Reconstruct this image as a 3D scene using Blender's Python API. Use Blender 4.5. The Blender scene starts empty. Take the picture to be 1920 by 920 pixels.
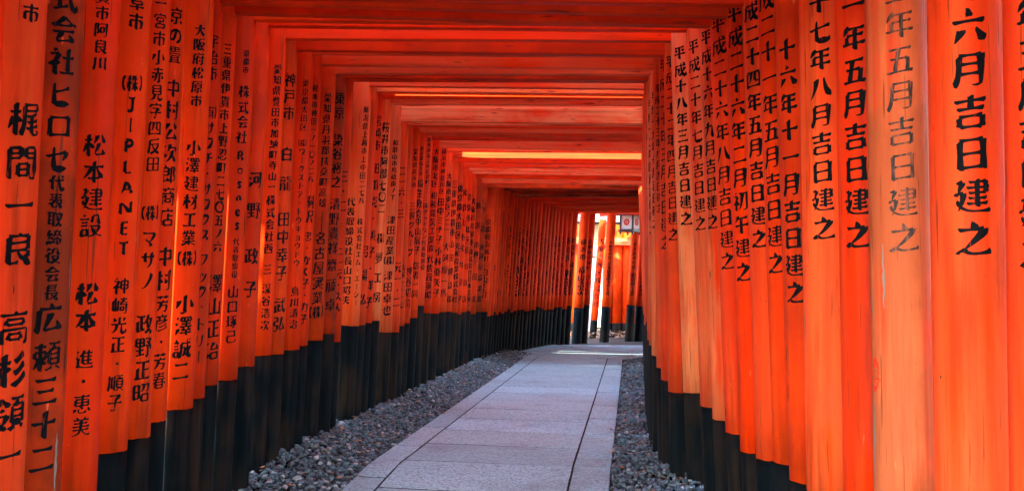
import bpy, bmesh, math, random
import numpy as np
from mathutils import Vector, Matrix
random.seed(7)
SC = bpy.context.scene
COL = SC.collection
RAD = math.radians

# ------------------------------------------------------------------ camera, sky, sun, exposure
EYE = 1.2                      # lens height above the level part of the path
FPX = 1867.0                   # focal length in photo pixels (35 mm lens)
PPX, PPY, ROLL = 960.0, 530.5, RAD(1.0)
cam_d = bpy.data.cameras.new("camera"); cam = bpy.data.objects.new("camera", cam_d); COL.objects.link(cam)
cam_d.lens = 35.0; cam_d.sensor_width = 36.0; cam_d.clip_start = 0.05; cam_d.clip_end = 600
cam_d.shift_y = (PPY - 460) / 1920
cam.matrix_world = Matrix.Translation((0, 0, EYE)) @ Matrix.Rotation(RAD(90), 4, 'X') @ Matrix.Rotation(ROLL, 4, 'Z')
SC.camera = cam

SUN_EL, SUN_AZ = 41.0, 200.0   # azimuth clockwise from +Y (the way the camera looks)
w = bpy.data.worlds.new("World"); SC.world = w; w.use_nodes = True
nt = w.node_tree; nt.nodes.clear()
sky = nt.nodes.new("ShaderNodeTexSky"); sky.sky_type = 'NISHITA'; sky.sun_disc = False
sky.sun_elevation = RAD(SUN_EL); sky.sun_rotation = RAD(SUN_AZ); sky.altitude = 100
bg = nt.nodes.new("ShaderNodeBackground"); bg.inputs['Strength'].default_value = 0.15
wo = nt.nodes.new("ShaderNodeOutputWorld")
nt.links.new(sky.outputs[0], bg.inputs[0]); nt.links.new(bg.outputs[0], wo.inputs[0])
sd = bpy.data.lights.new("sun", 'SUN'); sd.energy = 2.0; sd.angle = RAD(0.5); sd.color = (1, .93, .82)
sun = bpy.data.objects.new("sun", sd); COL.objects.link(sun)
to_sun = Vector((math.sin(RAD(SUN_AZ)) * math.cos(RAD(SUN_EL)), math.cos(RAD(SUN_AZ)) * math.cos(RAD(SUN_EL)), math.sin(RAD(SUN_EL))))
sun.rotation_euler = to_sun.to_track_quat('Z', 'Y').to_euler()
vs = SC.view_settings; vs.view_transform = 'Standard'; vs.look = 'None'; vs.gamma = 1; vs.use_curve_mapping = False
vs.exposure = 4.45
SC.cycles.max_bounces = 10; SC.cycles.diffuse_bounces = 4; SC.cycles.glossy_bounces = 3
SC.cycles.use_denoising = True

# ------------------------------------------------------------------ lettering data: strokes of each character, texts, labels
GLYPH_STROKES = [
[[59,84,64,81,76,54,77,43],[77,43,81,42,92,18],[40,43,77,43],[59,84,51,76,42,54,40,43,36,40,27,18]],
[[41,55,75,55],[41,20,77,19],[41,89,41,20],[41,89,77,90]],
[[67,89,67,6]],
[[40,89,40,20],[40,20,78,19]],
[[28,83,38,80,80,30,90,26],[92,89,92,29,90,26],[28,83,27,19]],
[[39,89,39,20],[39,89,66,90,75,85,79,76,79,69,73,58,59,54,39,54]],
[[33,54,56,54],[56,54,81,17,86,16],[33,89,33,20],[33,89,56,90,66,84,69,70,65,61,56,54]],
[[59,90,59,20],[30,90,89,90]],
[[77,42,76,55,67,63,54,63,44,56,41,47,42,31,45,25,53,19,63,17,72,18,80,22,83,28],[41,42,77,42]],
[[42,57,42,19],[42,57,51,59,59,64,66,64,73,60,77,44,77,19]],
[[59,64,47,61,42,57,37,48,36,38,38,30,47,20,51,18,68,18,77,24,82,33,82,48,73,60,59,64]],
[[43,26,46,20,53,17,64,17,69,20,71,24,70,33,48,50,48,59,53,63,61,64,72,61,75,55]],
[[32,17,34,14]],
[[54,104,75,102,92,92,102,78,106,64,104,41,93,23,80,14,64,10,45,12,27,22,16,37,12,54,16,77,24,89,39,100,54,104]],
[[87,86,90,86,93,82,107,52],[15,73,67,76,73,71,75,52,72,30,68,20,62,15,47,15,43,18],[45,99,44,80,40,71,39,61,20,14]],
[[72,95,41,70,34,63,32,57,38,48,78,13]],
[[61,91,55,55,45,32,37,25,28,25,21,31,17,40,17,54,20,66,25,74,35,83,55,91,71,91,83,87,93,79,99,69,101,59,99,39,92,27,80,19,64,15]],
[[58,71,58,58,51,33,42,22,32,15,24,16],[20,92,98,92,99,87,96,80,77,61]],
[[63,105,58,100,58,82],[96,81,92,57,81,36,69,25,54,17,45,15,41,17],[23,82,96,81],[23,82,22,56]],
[[59,84,59,23],[15,23,102,23],[23,85,96,85]],
[[19,41,101,53],[19,75,27,74,90,84],[51,99,68,13]],
[[51,85,92,85,94,84,94,78,84,54,67,33,43,17,35,14,28,15],[55,100,51,85,47,84,27,62,19,58]],
[[47,82,88,82],[88,82,88,71,78,49,61,29,40,15,30,11,24,13],[51,97,47,82],[16,55,32,68,42,81,47,82],[101,107,108,96],[85,103,91,99,94,92]],
[[38,97,38,45],[80,98,80,58,77,40,65,21,53,14,50,15],[14,75,103,75]],
[[37,96,55,85],[21,69,36,61],[28,16,50,23,71,35,96,58,101,65,101,69]],
[[67,49,98,18],[29,89,85,88],[85,88,82,76,69,56,67,49,63,48,32,22,22,17,19,18]],
[[41,98,43,22,52,16,94,17,97,21],[14,64,17,63,93,78],[93,78,92,68,77,47]],
[[16,61,103,61,107,65],[61,90,61,55,58,39,46,21,38,15,30,15],[27,89,61,90,85,96,93,95]],
[[52,75,56,73,61,57],[92,69,88,52,78,35,55,15,46,11,40,12],[29,68,35,50,38,49]],
[[45,66,59,64,85,54,93,50,94,46],[50,102,45,98,46,14]],
[[42,65,65,59,89,49],[91,98,96,88],[77,92,83,80,86,79],[41,96,42,13]],
[[67,102,62,98,62,56,59,44,49,26,35,15],[16,71,103,71]],
[[18,25,99,25],[28,83,89,83]],
[[93,96,87,93,80,72,65,46,53,34,35,21,29,18,24,19]],
[[33,62,61,68,90,79],[32,98,33,28,36,22,45,18,95,20]],
[[24,89,93,88],[93,88,93,79,87,60,74,39,48,20,40,17,33,19]],
[[21,88,89,88,106,86,112,93,112,99,105,106,99,106,94,103,92,99,92,80,86,60,77,43,67,32,43,17,29,17]],
[[60,38,62,31,76,16],[35,54,51,41,60,38],[98,86,96,77,87,64,60,38],[17,87,98,86]],
[[38,95,84,86,90,82],[33,65,81,53],[27,31,61,24,85,16]],
[[54,95,34,33,33,23],[16,22,47,23,94,29],[81,55,90,43,94,29,98,27,102,16]],
[[31,16,86,16],[34,45,86,44],[86,72,87,10],[32,72,86,72]],
[[86,95,85,52,81,37,76,29,64,19,55,15,48,16],[32,95,32,50]],
[[67,94,67,21,72,20,82,24,93,32,106,46],[37,94,37,64,33,40,27,27,16,16]],
[[23,24,96,24],[96,88,96,16],[24,88,96,88],[24,88,23,18]],
[[23,90,93,90,95,88,95,76,91,59,81,39,65,24,56,19,47,15,41,17],[23,90,22,60]],
[[30,90,50,74],[24,18,28,17,46,22,77,40,98,62,103,70,103,77]],
[],
[[19,57,100,57]],
[[12,58,107,58]],
[[62,94,61,12,57,10,37,10,32,13],[13,95,105,95]],
[[45,103,45,31,48,15,55,12,95,13,101,18,103,30],[12,61,106,75]],
[[20,95,98,95],[14,17,104,17],[28,57,89,57]],
[[56,68,99,68],[56,103,56,14],[12,14,106,14]],
[[17,46,101,46],[59,105,59,9],[100,85,101,40],[17,85,100,85],[17,85,17,39]],
[[51,85,66,73],[29,100,27,40,24,29,12,11,12,7],[29,100,91,99],[91,99,90,11],[70,9,83,8,90,11],[12,55,107,55]],
[[65,54,69,52,79,34,93,19,105,11,110,12],[74,86,65,54],[38,87,74,86],[15,11,36,23,51,38,60,52,65,54],[43,104,38,87,35,86,25,68,18,61]],
[[56,106,64,94,62,83],[35,24,44,15,63,11,104,12,112,17],[14,13,22,22,35,24],[91,82,90,75,81,64,59,43,38,29,35,24],[18,83,91,82]],
[[108,28,110,20,107,11],[81,76,83,12,87,10,107,11],[16,76,81,76],[47,104,47,79,43,51,39,39,23,17,14,11,8,11]],
[[9,61,30,64],[31,68,60,74,69,79,90,85,98,85],[98,85,97,56,93,43,90,40,78,40,74,44],[63,106,63,33],[30,98,30,25,32,16,36,12,46,10,97,11,103,15,107,27]],
[[14,20,105,20],[23,89,96,89]],
[[26,61,85,61],[85,61,86,49,83,15],[13,15,105,15],[53,94,50,64,42,26,42,15],[20,95,97,95]],
[[17,82,102,82],[80,104,80,9],[13,46,105,46],[39,104,39,49,36,35,31,23,19,11]],
[[45,99,45,12],[19,41,98,41],[19,74,19,41],[19,74,98,74],[98,74,98,41],[72,99,72,13],[15,99,103,99],[12,12,107,12]],
[[60,47,59,10],[38,11,42,8,59,10],[28,48,60,47],[28,74,28,48],[28,74,91,74],[91,74,91,48],[60,47,91,48],[53,107,60,100,61,92],[87,32,103,13],[30,32,18,16,11,13],[14,91,105,91]],
[[59,74,64,70,70,51,83,30,92,21,106,12],[59,104,59,74],[59,74,54,70,52,58,40,34,27,20,16,13]],
[[10,61,21,73,28,75],[91,102,104,90],[45,67,107,75],[69,104,73,60,83,24,92,13,102,10,106,12,109,21,110,27,107,32],[40,104,28,79,29,9]],
[[24,75,18,73,9,60],[46,43,100,43],[48,98,100,97],[100,97,100,43],[40,71,108,71],[68,98,68,54,65,35,58,22,49,13,42,10],[36,104,27,88,24,75,26,73,26,9]],
[[49,47,48,40,31,21,29,14],[29,14,42,13,90,18],[32,77,37,70,83,70,89,78],[17,48,102,48],[15,70,32,77,33,80,60,101],[60,101,89,78,103,71,109,72],[75,35,79,35,88,26,90,18,95,17,100,10]],
[[82,52,82,12],[24,75,18,73,9,60],[54,12,107,12],[56,54,63,52,106,52],[41,82,108,82],[71,108,66,102,56,54,38,23,26,22],[36,104,27,88,24,75,26,73,26,9]],
[[11,63,18,73,24,75],[48,12,99,12],[48,38,48,12],[48,38,98,38],[98,38,99,12],[42,87,107,87],[49,71,98,71],[72,103,74,97],[49,55,98,55],[33,104,24,79,25,8]],
[[73,64,73,17,75,12,80,10,103,11],[107,27,107,18,103,11],[42,64,40,42,36,30,25,16,15,10,13,11],[23,97,95,97],[13,64,106,64]],
[[59,105,59,62],[43,62,41,41,37,29,24,15,13,10],[74,62,75,11,81,8,103,9],[106,29,108,18,103,9],[95,99,85,78],[21,100,24,100,35,78],[7,58,13,62,107,61]],
[[45,47,43,33,38,23,26,13,14,10],[72,47,73,11,78,9,103,10],[106,28,108,19,103,10],[59,105,59,74],[14,94,105,94],[72,47,93,48],[27,73,91,74,93,72,93,48],[27,73,28,47],[28,47,72,47]],
[[74,97,79,63,89,35,107,12],[40,94,39,75,33,47,24,26,12,11]],
[[28,19,39,18,91,22],[57,69,50,54,30,27,28,19],[77,102,98,71],[41,101,39,94,25,73,16,63,10,63],[79,44,90,29,91,22,98,18,101,11]],
[[52,105,56,104,62,89],[78,53,103,14],[39,51,35,41,17,14],[13,75,105,75]],
[[73,96,67,43,59,23,48,11],[39,53,40,48,46,41,46,37],[28,54,39,53],[44,58,39,53],[11,42,20,51,28,54],[26,105,31,96],[104,95,99,17,92,9,83,8,78,10],[54,96,104,95],[41,84,36,71,30,64,28,54,29,9],[13,85,41,84]],
[[16,81,101,81],[101,81,98,33,93,13,86,9,72,9,66,14],[54,105,51,61,44,40,34,26,15,10]],
[[72,18,103,18],[54,83,50,14,44,10,36,10,32,13],[12,84,54,83],[103,90,103,11],[72,91,103,90],[72,91,72,10],[28,104,27,60,24,39,19,24,11,11]],
[[17,51,38,51],[65,66,64,59,52,47],[97,40,97,22,94,11,92,9,80,9],[97,40,105,47],[38,46,48,45,52,47],[90,66,92,59,105,47],[17,76,38,76],[99,103,93,94,93,85],[55,104,62,96],[79,105,77,88,71,67],[75,53,72,34,67,22,57,12,52,10],[52,47,56,41,97,40],[53,85,102,85],[17,100,17,44,11,12,13,5],[17,100,38,100],[38,100,38,12,36,9,28,9,26,11],[49,67,108,67]],
[[12,25,35,34,43,35],[14,76,43,76],[71,66,84,69,104,83],[43,103,43,10],[107,37,109,22,104,12],[71,103,71,28,73,14,78,11,104,12]],
[[17,12,107,11],[17,100,17,12],[17,100,103,100],[87,84,80,72,62,51,35,30],[36,81,56,66,91,31]],
[[59,105,59,10],[13,63,106,63]],
[[60,90,60,8],[31,91,98,90],[13,53,106,53],[34,106,31,91,27,89,16,71]],
[[58,97,102,97],[24,62,95,62],[59,43,59,9],[13,27,107,27],[58,105,58,81],[24,80,58,81],[24,80,24,45],[24,45,94,44],[95,79,94,44],[58,81,95,79]],
[[44,65,47,59,46,49],[75,64,70,49],[59,48,59,11],[34,30,85,30],[59,105,59,75],[13,94,106,94],[36,49,83,49],[100,73,99,11,97,8,82,8,78,10],[19,74,59,75,100,73],[19,74,19,9]],
[[68,44,67,9],[49,10,52,8,67,9],[40,63,97,63],[66,90,64,81],[21,99,20,46,12,10],[21,99,106,99],[88,32,103,14],[49,33,45,31,34,16],[40,79,64,81],[40,79,40,45],[40,45,96,45],[96,80,96,45],[64,81,96,80]],
[[30,12,35,10,47,15,61,23,71,32,86,50,92,62,93,70],[26,96,23,35,19,20,14,11],[26,96,63,99,88,104,99,103],[43,71,44,61,48,52,64,31,88,15,99,11,106,12],[26,71,93,70,99,73]],
[[19,77,47,77],[86,31,107,11],[86,41,86,31],[64,11,76,21,83,31,86,31],[70,93,76,58,82,43,86,41],[19,52,47,52],[19,100,20,27],[47,100,47,9],[11,25,58,32],[102,93,103,82,99,66,90,43,86,41],[6,97,11,100,56,100,65,93,102,93]],
[[21,21,98,21],[98,93,98,12],[21,94,98,93],[21,94,21,11]],
[[25,14,94,14],[59,105,59,52],[13,85,106,85],[25,52,25,8],[25,52,93,52],[93,52,94,14]],
[[17,78,78,78],[16,98,100,97],[100,97,99,12,95,10,82,10],[24,58,24,21],[24,58,70,57],[70,57,69,29],[24,29,69,29]],
[[27,12,93,12],[27,43,27,12],[27,43,92,43],[92,43,93,12],[59,105,59,65],[14,90,104,90],[21,64,99,64]],
[[34,80,85,80],[87,8,101,9],[102,100,103,16,101,9],[16,100,102,100],[16,100,16,8],[40,60,40,24],[40,60,78,60],[78,60,78,31],[40,31,78,31]],
[[54,61,49,50],[38,74,48,68,54,61],[35,14,95,14],[35,47,35,14],[55,108,49,104,47,95],[94,48,95,14],[11,43,15,42,45,50,52,48,94,48],[54,61,64,63,77,73,88,85,90,94],[17,77,44,95,90,94]],
[[68,23,102,23],[34,60,27,57,10,27],[34,60,41,58,45,54,53,43,53,38],[12,72,55,72],[34,99,34,9],[10,98,21,97,51,104],[67,95,67,14],[67,95,102,94],[102,94,102,15]],
[[80,85,76,78,75,70],[42,22,77,22],[77,41,77,22],[42,42,77,41],[42,42,42,22],[59,105,62,94],[41,94,41,81],[73,59,89,48],[32,47,49,61],[99,69,99,11,96,8,83,8,79,10],[20,70,99,69],[20,70,19,9],[12,94,106,94]],
[[16,21,102,21],[46,96,43,58,36,45,28,40],[71,96,72,49],[72,49,80,46,92,47],[101,96,102,13],[16,96,101,96],[16,96,16,12]],
[[99,101,103,98,103,88],[48,65,70,64],[70,64,68,29,66,27,57,27],[69,11,84,25,89,27],[104,67,95,41,89,39],[48,88,47,36,41,16,37,10],[48,88,103,88],[24,104,25,32],[12,78,35,78],[12,26,23,29,25,32,36,34],[83,105,84,65,87,41,89,39,89,27,96,13,100,10,105,10,109,15,109,29]],
[[59,58,57,45],[69,43,68,36,63,29,47,14,40,14],[55,88,100,88],[88,43,87,35,80,22,67,9],[39,32,57,45],[55,88,55,74,57,72,100,73],[100,103,100,73],[56,103,100,103],[56,103,55,88],[25,105,26,41],[12,81,38,81],[43,59,108,59],[57,45,105,43],[105,43,103,19,99,9],[87,8,99,9],[8,33,13,32,24,37,26,41,38,43]],
[[79,106,79,99],[47,83,47,66],[36,29,43,28,50,22,51,18],[72,83,72,66],[40,105,40,99],[104,53,105,42],[14,53,104,53],[14,53,13,42],[12,99,106,99],[23,82,23,67,25,65,72,66],[23,82,97,83],[97,83,96,65],[72,66,96,65],[50,53,49,41],[13,12,21,9,43,13,51,18,58,18,76,28,81,33,82,38],[27,33,49,41,51,39,82,38,89,40]],
[[59,70,65,62,69,50,81,30,94,17,104,12],[59,105,59,70,51,49,42,33,29,19,14,11],[13,73,55,73,59,70,63,73,105,73]],
[[58,50,63,46,69,34,81,22,105,10],[22,88,98,88],[14,56,58,54,104,56],[59,105,58,50,49,34,40,24,27,15,12,10]],
[[34,72,40,65,79,65,85,72],[54,105,51,92],[59,44,58,9],[40,10,44,8,58,9],[83,30,103,12],[10,13,19,14,36,31],[22,44,97,44],[14,91,105,91],[74,91,76,83,85,72,101,61,108,60],[8,59,13,58,19,61,34,72,42,82,44,91]],
[[89,97,86,89,60,72,59,11],[33,12,40,8,51,8,59,11],[12,54,107,54],[24,98,96,98]],
[[56,107,60,102,61,94],[33,72,79,71],[14,43,105,43],[102,94,103,79],[16,94,102,94],[16,94,15,79],[43,8,58,10],[79,71,77,65,63,56,59,50,58,10]],
[[56,105,59,102,60,94],[103,94,104,77],[15,94,103,94],[15,94,14,77],[35,12,41,9,59,11],[60,72,59,11],[15,46,104,46],[30,72,88,72]],
[[65,38,68,28,82,16,102,9,108,11],[59,105,61,96],[9,11,16,9,37,18,51,30,53,38],[26,56,93,56],[59,82,58,39],[16,95,15,81],[16,95,102,95,104,93,104,81,96,74,24,74],[13,38,106,38]],
[[57,55,54,38],[57,55,84,55],[34,78,83,78,85,76,84,55],[34,78,33,56],[33,56,57,55],[26,13,94,13],[54,107,58,105,59,96],[94,37,94,13],[26,37,54,38,94,37],[26,37,26,13],[103,95,104,78],[15,95,59,96,103,95],[15,95,15,78]],
[[56,76,53,67],[56,106,58,105,59,97],[12,37,22,36,58,54],[10,17,18,15,27,18,49,29,58,36,66,38],[78,49,91,26,103,16,110,16],[15,55,19,54,46,66,53,67],[29,77,88,77],[16,96,59,97,102,96,104,94,104,81],[16,96,15,81],[53,67,58,54,66,46,67,23,65,16,59,9,47,8,42,11],[66,46,78,49,82,55,93,63]],
[[40,27,44,21],[62,9,72,9,79,12],[80,69,79,12],[15,46,105,46],[59,105,59,70],[22,92,98,92],[12,69,107,69]],
[[28,76,22,53,13,36],[60,103,59,11],[36,11,41,8,51,8,59,11],[90,76,99,60,108,34]],
[[54,66,52,60,46,55,44,48],[23,101,20,36,12,11],[23,101,98,101],[98,101,99,82],[22,82,99,82],[27,11,107,11],[67,47,67,11],[36,31,98,31],[44,48,67,47,89,51],[31,67,103,67],[83,67,83,59,89,51,100,45]],
[[99,42,99,34,84,23],[44,42,44,12],[44,12,67,15,72,20],[35,62,102,62],[23,101,20,36,16,20,11,11],[23,101,98,101,100,99,100,82],[22,81,100,82],[83,72,83,42],[51,72,51,42],[32,42,107,42],[69,42,74,29,79,24,84,23,87,17,103,9,111,11]],
[[59,104,59,18],[100,81,100,9],[20,17,100,17],[19,81,20,17]],
[[60,27,81,27],[82,48,81,27],[61,48,82,48],[61,48,60,27],[43,87,43,26],[101,63,101,11,98,8,84,8,80,11],[27,105,27,25],[79,86,103,74],[57,73,59,72,69,77,79,86],[57,96,105,96],[81,106,79,86],[12,25,43,26],[12,88,12,25],[53,64,108,64]],
[[100,99,100,9],[25,98,22,34,12,10],[61,94,61,19]],
[[59,92,59,17],[12,17,106,17],[18,93,100,93]],
[[24,61,93,61],[24,61,25,16],[25,16,35,11,95,11,103,15,105,19,106,32,104,34],[92,99,93,55],[22,99,92,99]],
[[12,89,106,89],[96,65,96,25,90,22,79,22],[23,65,96,65],[23,65,23,22],[56,106,61,94,59,86,59,9]],
[[23,85,28,83,35,65],[91,83,82,63],[59,98,59,9],[18,98,99,98],[12,49,106,49]],
[[36,106,33,92],[33,92,29,91,14,71],[31,66,99,66],[31,66,31,35],[65,92,65,9],[12,35,106,35],[33,92,102,91]],
[[84,65,79,56,78,49],[82,73,82,66,84,65],[59,105,59,74],[59,48,59,8],[15,27,104,27],[23,94,95,94],[21,48,99,48],[12,73,107,73],[37,73,38,48]],
[[58,107,64,104,68,91],[38,15,97,21],[64,75,57,55,40,24,38,15],[22,90,20,35,13,8],[22,90,107,90],[84,47,96,28,97,21,101,20,104,12]],
[[65,66,103,66],[39,14,97,14],[57,107,61,106,64,102,66,92],[65,78,65,43],[21,92,105,92],[21,92,19,39,12,12],[96,42,97,14],[39,42,65,43,96,42],[39,42,39,14]],
[[62,106,66,94],[42,57,37,56,31,50,30,45],[65,48,75,31],[74,11,80,8,93,11],[94,81,93,11],[59,64,107,64],[19,93,107,93],[19,93,18,32,12,11],[50,82,42,60,43,9]],
[[26,26,44,15,64,11,105,10,111,14],[15,49,20,36,26,32],[33,99,31,90,22,74,21,67],[14,99,33,99],[21,67,14,65,13,59],[49,50,101,50],[44,34,105,34],[50,66,99,66],[98,97,99,66],[51,97,98,97],[43,81,107,81],[73,105,73,23],[34,66,35,57,29,35,26,32,26,26,19,16],[21,67,34,66]],
[[37,59,37,19],[90,104,100,96],[13,84,107,84],[72,104,74,61,81,30,88,16,92,12,102,9,105,10,109,22,106,32],[17,59,58,59],[14,13,63,23,66,27]],
[[58,13,64,9,84,9,90,12,94,19,99,45],[24,46,99,45],[26,72,23,53,24,46],[26,72,94,73],[94,98,94,73],[22,99,94,98]],
[[58,17,69,17,101,23],[78,100,72,67,58,17],[15,100,43,100],[43,100,44,74],[17,73,44,74],[17,73,14,48],[14,48,43,47],[43,47,43,39,40,21,34,10],[13,14,19,9,34,10],[90,55,106,12]],
[[57,107,60,104,62,95],[82,94,83,85,79,78,78,70],[35,52,45,50,71,57,82,62,82,69],[39,31,44,30,58,33,78,40,90,47,97,47],[29,11,37,8,74,16,90,23,103,32],[19,94,102,94],[39,94,39,86,42,79,41,69],[20,69,19,35,12,9],[20,69,106,69]],
[[50,55,51,47,71,23],[10,49,18,59,25,61],[76,23,79,19,93,12,102,9,109,11],[57,102,55,80,46,68,42,67],[57,102,87,102],[87,102,89,73,92,71,108,71],[33,106,14,87],[33,79,27,70,25,61,26,9],[50,55,97,54],[41,10,59,15,71,23,76,23,78,28,91,40,97,54]],
[[61,100,58,84,49,69,37,58,21,51,15,52],[52,48,64,33],[95,39,105,16],[30,85,24,75],[22,36,14,15],[37,38,37,16,40,11,52,9,81,10,85,13,87,21],[97,100,97,84,93,59,89,55,84,54,77,54,70,58],[19,100,97,100]],
[[90,39,93,39,106,19],[40,38,40,16,44,11,80,11,85,18,83,27],[22,37,14,18],[59,63,97,63],[98,91,97,63],[21,92,98,91],[21,92,22,63],[22,63,59,63],[59,105,59,53,56,50,56,44,68,34]],
[[51,40,65,31],[51,48,51,40],[91,32,100,24,105,16],[41,30,41,15,45,10,78,10,81,13,82,19],[24,31,19,19,12,13],[24,64,95,64],[15,96,103,96],[59,105,59,48],[51,48,94,48],[25,81,93,81,95,79,94,48],[25,81,24,48],[24,48,51,48]],
[[94,97,90,95,85,87,84,80],[48,51,45,40],[55,101,59,90,58,80],[31,100,31,93,35,88,36,80],[38,35,54,19],[54,74,65,68],[54,80,54,74],[48,51,73,52,77,56,76,61],[43,65,44,55,48,51],[66,19,69,15,84,11,103,8,110,11],[89,64,100,53],[29,64,21,53],[16,80,15,68],[16,80,102,80,104,78,104,67],[17,102,19,100,31,100,97,105],[16,26,45,40,47,38,81,38,81,34,66,19,54,19,50,15,31,10,12,9]],
[[21,63,50,63],[50,63,49,29,45,25,34,25],[100,96,100,86],[85,105,100,96],[98,70,96,60,87,43,79,37],[51,12,57,12,73,26,79,28],[21,86,107,86],[21,86,21,48,18,26,12,12,13,9],[69,105,71,66,76,42,79,37,79,28,90,13,101,10,105,12,108,22,105,33]],
[[25,46,96,45],[14,99,105,99],[96,78,96,45],[25,78,96,78],[25,78,23,32,16,15,12,11]],
[[67,75,66,65,69,61,69,52],[55,35,95,34],[95,34,94,17,91,11,89,9,74,9],[56,106,60,103,61,96],[34,52,104,52,106,49,109,49],[22,75,99,75],[98,95,99,75],[23,95,98,95],[23,95,20,41,16,21,11,11],[56,52,55,35,48,22,39,13,32,10]],
[[9,47,27,48],[77,48,83,43,91,25,106,11],[27,52,40,54],[57,84,103,84],[13,82,40,82],[27,105,26,11,24,9,14,9,11,11],[53,54,77,52,105,54],[78,106,77,48,65,26,48,10]],
[[36,64,59,62],[59,62,64,69,68,70],[84,38,84,30],[100,84,94,53,88,39,84,38],[84,30,99,15,106,10,108,11],[60,10,71,17,84,30],[16,72,17,22],[36,98,37,27],[12,98,55,98],[72,85,108,84],[10,20,57,30],[76,106,72,85,68,78,68,70,71,69,80,40,84,38]],
[[40,75,36,61],[66,69,71,71],[9,48,14,47,20,51,23,58],[100,84,97,60,90,42,86,40],[59,10,66,13,81,28,86,30],[16,94,46,94,52,90],[30,106,30,75],[74,85,108,84],[12,31,59,36],[11,75,59,75,66,69],[47,59,46,53,35,42,34,10,32,8,21,9],[64,105,59,103,49,84,48,76],[23,58,36,61,47,59,62,60],[66,69,62,60],[78,106,71,71,75,68,80,47,86,40,86,30,90,28,99,16,107,11]],
[[46,94,47,82,43,68],[33,105,36,95],[95,67,95,9],[21,86,24,77,21,73,21,68],[19,36,12,22],[49,36,54,25],[34,67,34,13,32,10,22,12],[12,48,56,48],[69,67,108,67],[69,95,69,41,61,12],[69,95,99,103,104,102],[11,68,57,68],[13,94,55,94]],
[[27,58,93,58],[27,17,93,17],[27,98,27,10],[27,98,93,97],[93,97,93,10]],
[[34,31,85,31],[49,81,46,66],[34,12,85,12],[57,106,54,82],[18,97,100,97],[23,81,97,81],[81,64,85,51,85,12],[39,64,34,48,34,12],[12,65,107,65],[13,38,26,46,34,48,85,48,97,44,105,38,113,39]],
[[14,64,40,64],[102,47,103,13],[57,47,102,47],[57,47,57,13],[57,13,103,13],[72,100,71,87,64,72,59,66,51,62],[104,99,100,66,97,63,85,63,83,65],[54,100,104,99],[14,97,14,22],[14,97,40,97],[40,97,40,30],[14,30,40,30]],
[[30,72,92,72],[29,45,92,44],[30,100,29,45,20,21,12,11],[30,100,92,99],[92,99,91,12,85,9,69,9,64,12]],
[[35,50,92,50],[49,104,47,92],[35,31,92,31],[13,48,27,62,34,65],[92,69,92,12,90,9,84,8,73,10],[37,70,92,69],[14,91,106,91],[43,91,38,79,37,70,34,68,35,9]],
[[48,81,47,73,31,46,13,29],[70,81,71,73,86,48,98,35,106,30],[14,81,105,81],[59,105,59,10],[32,30,85,30]],
[[31,66,40,65,48,54],[31,66,25,62,20,49,10,34,10,27],[58,9,84,21,106,42],[62,81,64,80,72,84,97,105],[60,48,66,47,83,57,100,74],[12,81,51,81],[32,106,32,9]],
[[30,63,24,60,15,40,10,34,10,28],[31,68,40,66,50,53,50,49],[94,70,87,67,74,46,57,29],[13,81,48,81],[61,81,108,81],[32,105,30,63,32,61,32,9],[76,10,86,8,95,11],[96,105,94,77,94,70,96,68,95,11]],
[[31,65,25,62,20,49,10,34,10,27],[33,61,40,59,49,46],[61,62,67,59,77,40],[12,81,50,81],[96,106,96,12,91,9,78,9,73,12],[62,81,109,81],[32,106,32,9]],
[[10,13,16,12,33,21,49,35,51,40],[69,40,70,35,86,21,103,12,109,13],[14,95,106,95],[23,60,96,60],[59,105,59,9],[23,43,49,42,51,40],[24,78,23,43],[24,78,96,77],[96,77,96,42],[51,40,96,42]],
[[28,64,21,59,18,48,10,34,10,26],[60,18,62,15,70,15,100,19],[76,67,71,49,59,24,60,18],[28,64,32,64,38,61,44,51,43,43],[88,104,105,65],[67,101,64,87,53,64],[12,81,43,81],[29,105,28,64,29,9],[92,40,104,13]],
[[84,66,91,63,107,30],[84,66,76,62,67,43,56,27],[32,66,25,62,17,43,10,34,10,26],[32,66,35,68,40,66,50,53],[13,81,49,81],[84,105,84,9],[63,81,106,81],[33,105,32,66,33,9]],
[[13,12,34,22,50,36,52,41],[67,41,69,36,88,20,105,12,112,14],[31,73,23,64],[20,105,33,100],[13,88,25,84],[59,55,59,9],[106,76,108,71,106,62,104,60,91,60],[87,93,87,67,91,60],[46,93,87,93],[65,106,62,84,57,73,46,61,40,59],[12,43,50,43,52,41,106,43]],
[[27,64,21,61,16,46,10,37,10,28],[79,53,73,48,61,28,49,17],[84,53,104,21],[28,69,37,65,43,53],[60,85,103,84],[13,84,42,84],[80,106,80,9],[66,103,62,100,60,85,53,69],[29,105,27,64,29,62,29,9],[53,56,76,56,79,53,84,53,86,56,107,56]],
[[27,69,35,65,42,49],[68,33,90,34],[89,63,90,34],[68,63,89,63],[68,63,68,33],[26,65,20,62,17,50,10,37,10,28],[53,100,53,9],[53,100,105,99],[105,99,104,11,98,8,93,8,89,11],[67,82,91,82],[12,84,40,84],[27,106,27,9]],
[[62,50,75,53,78,57],[11,49,16,48,24,51,30,57],[15,72,45,72,45,65,40,61,39,57],[81,102,80,97,72,93,70,89],[27,103,81,102],[30,93,35,95,46,93,54,88],[98,71,97,66,89,57],[10,12,14,10,32,18,49,30,50,36],[69,35,71,29,87,18,104,11,107,12],[62,50,59,44,59,9],[12,37,69,35,71,37,106,37],[64,72,98,71,104,73],[65,61,71,62,78,57,89,57,104,49],[25,80,52,85,58,89,70,89,71,86,86,81,93,82],[18,63,28,60,30,57,39,57,40,54,46,51,49,52]],
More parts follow.
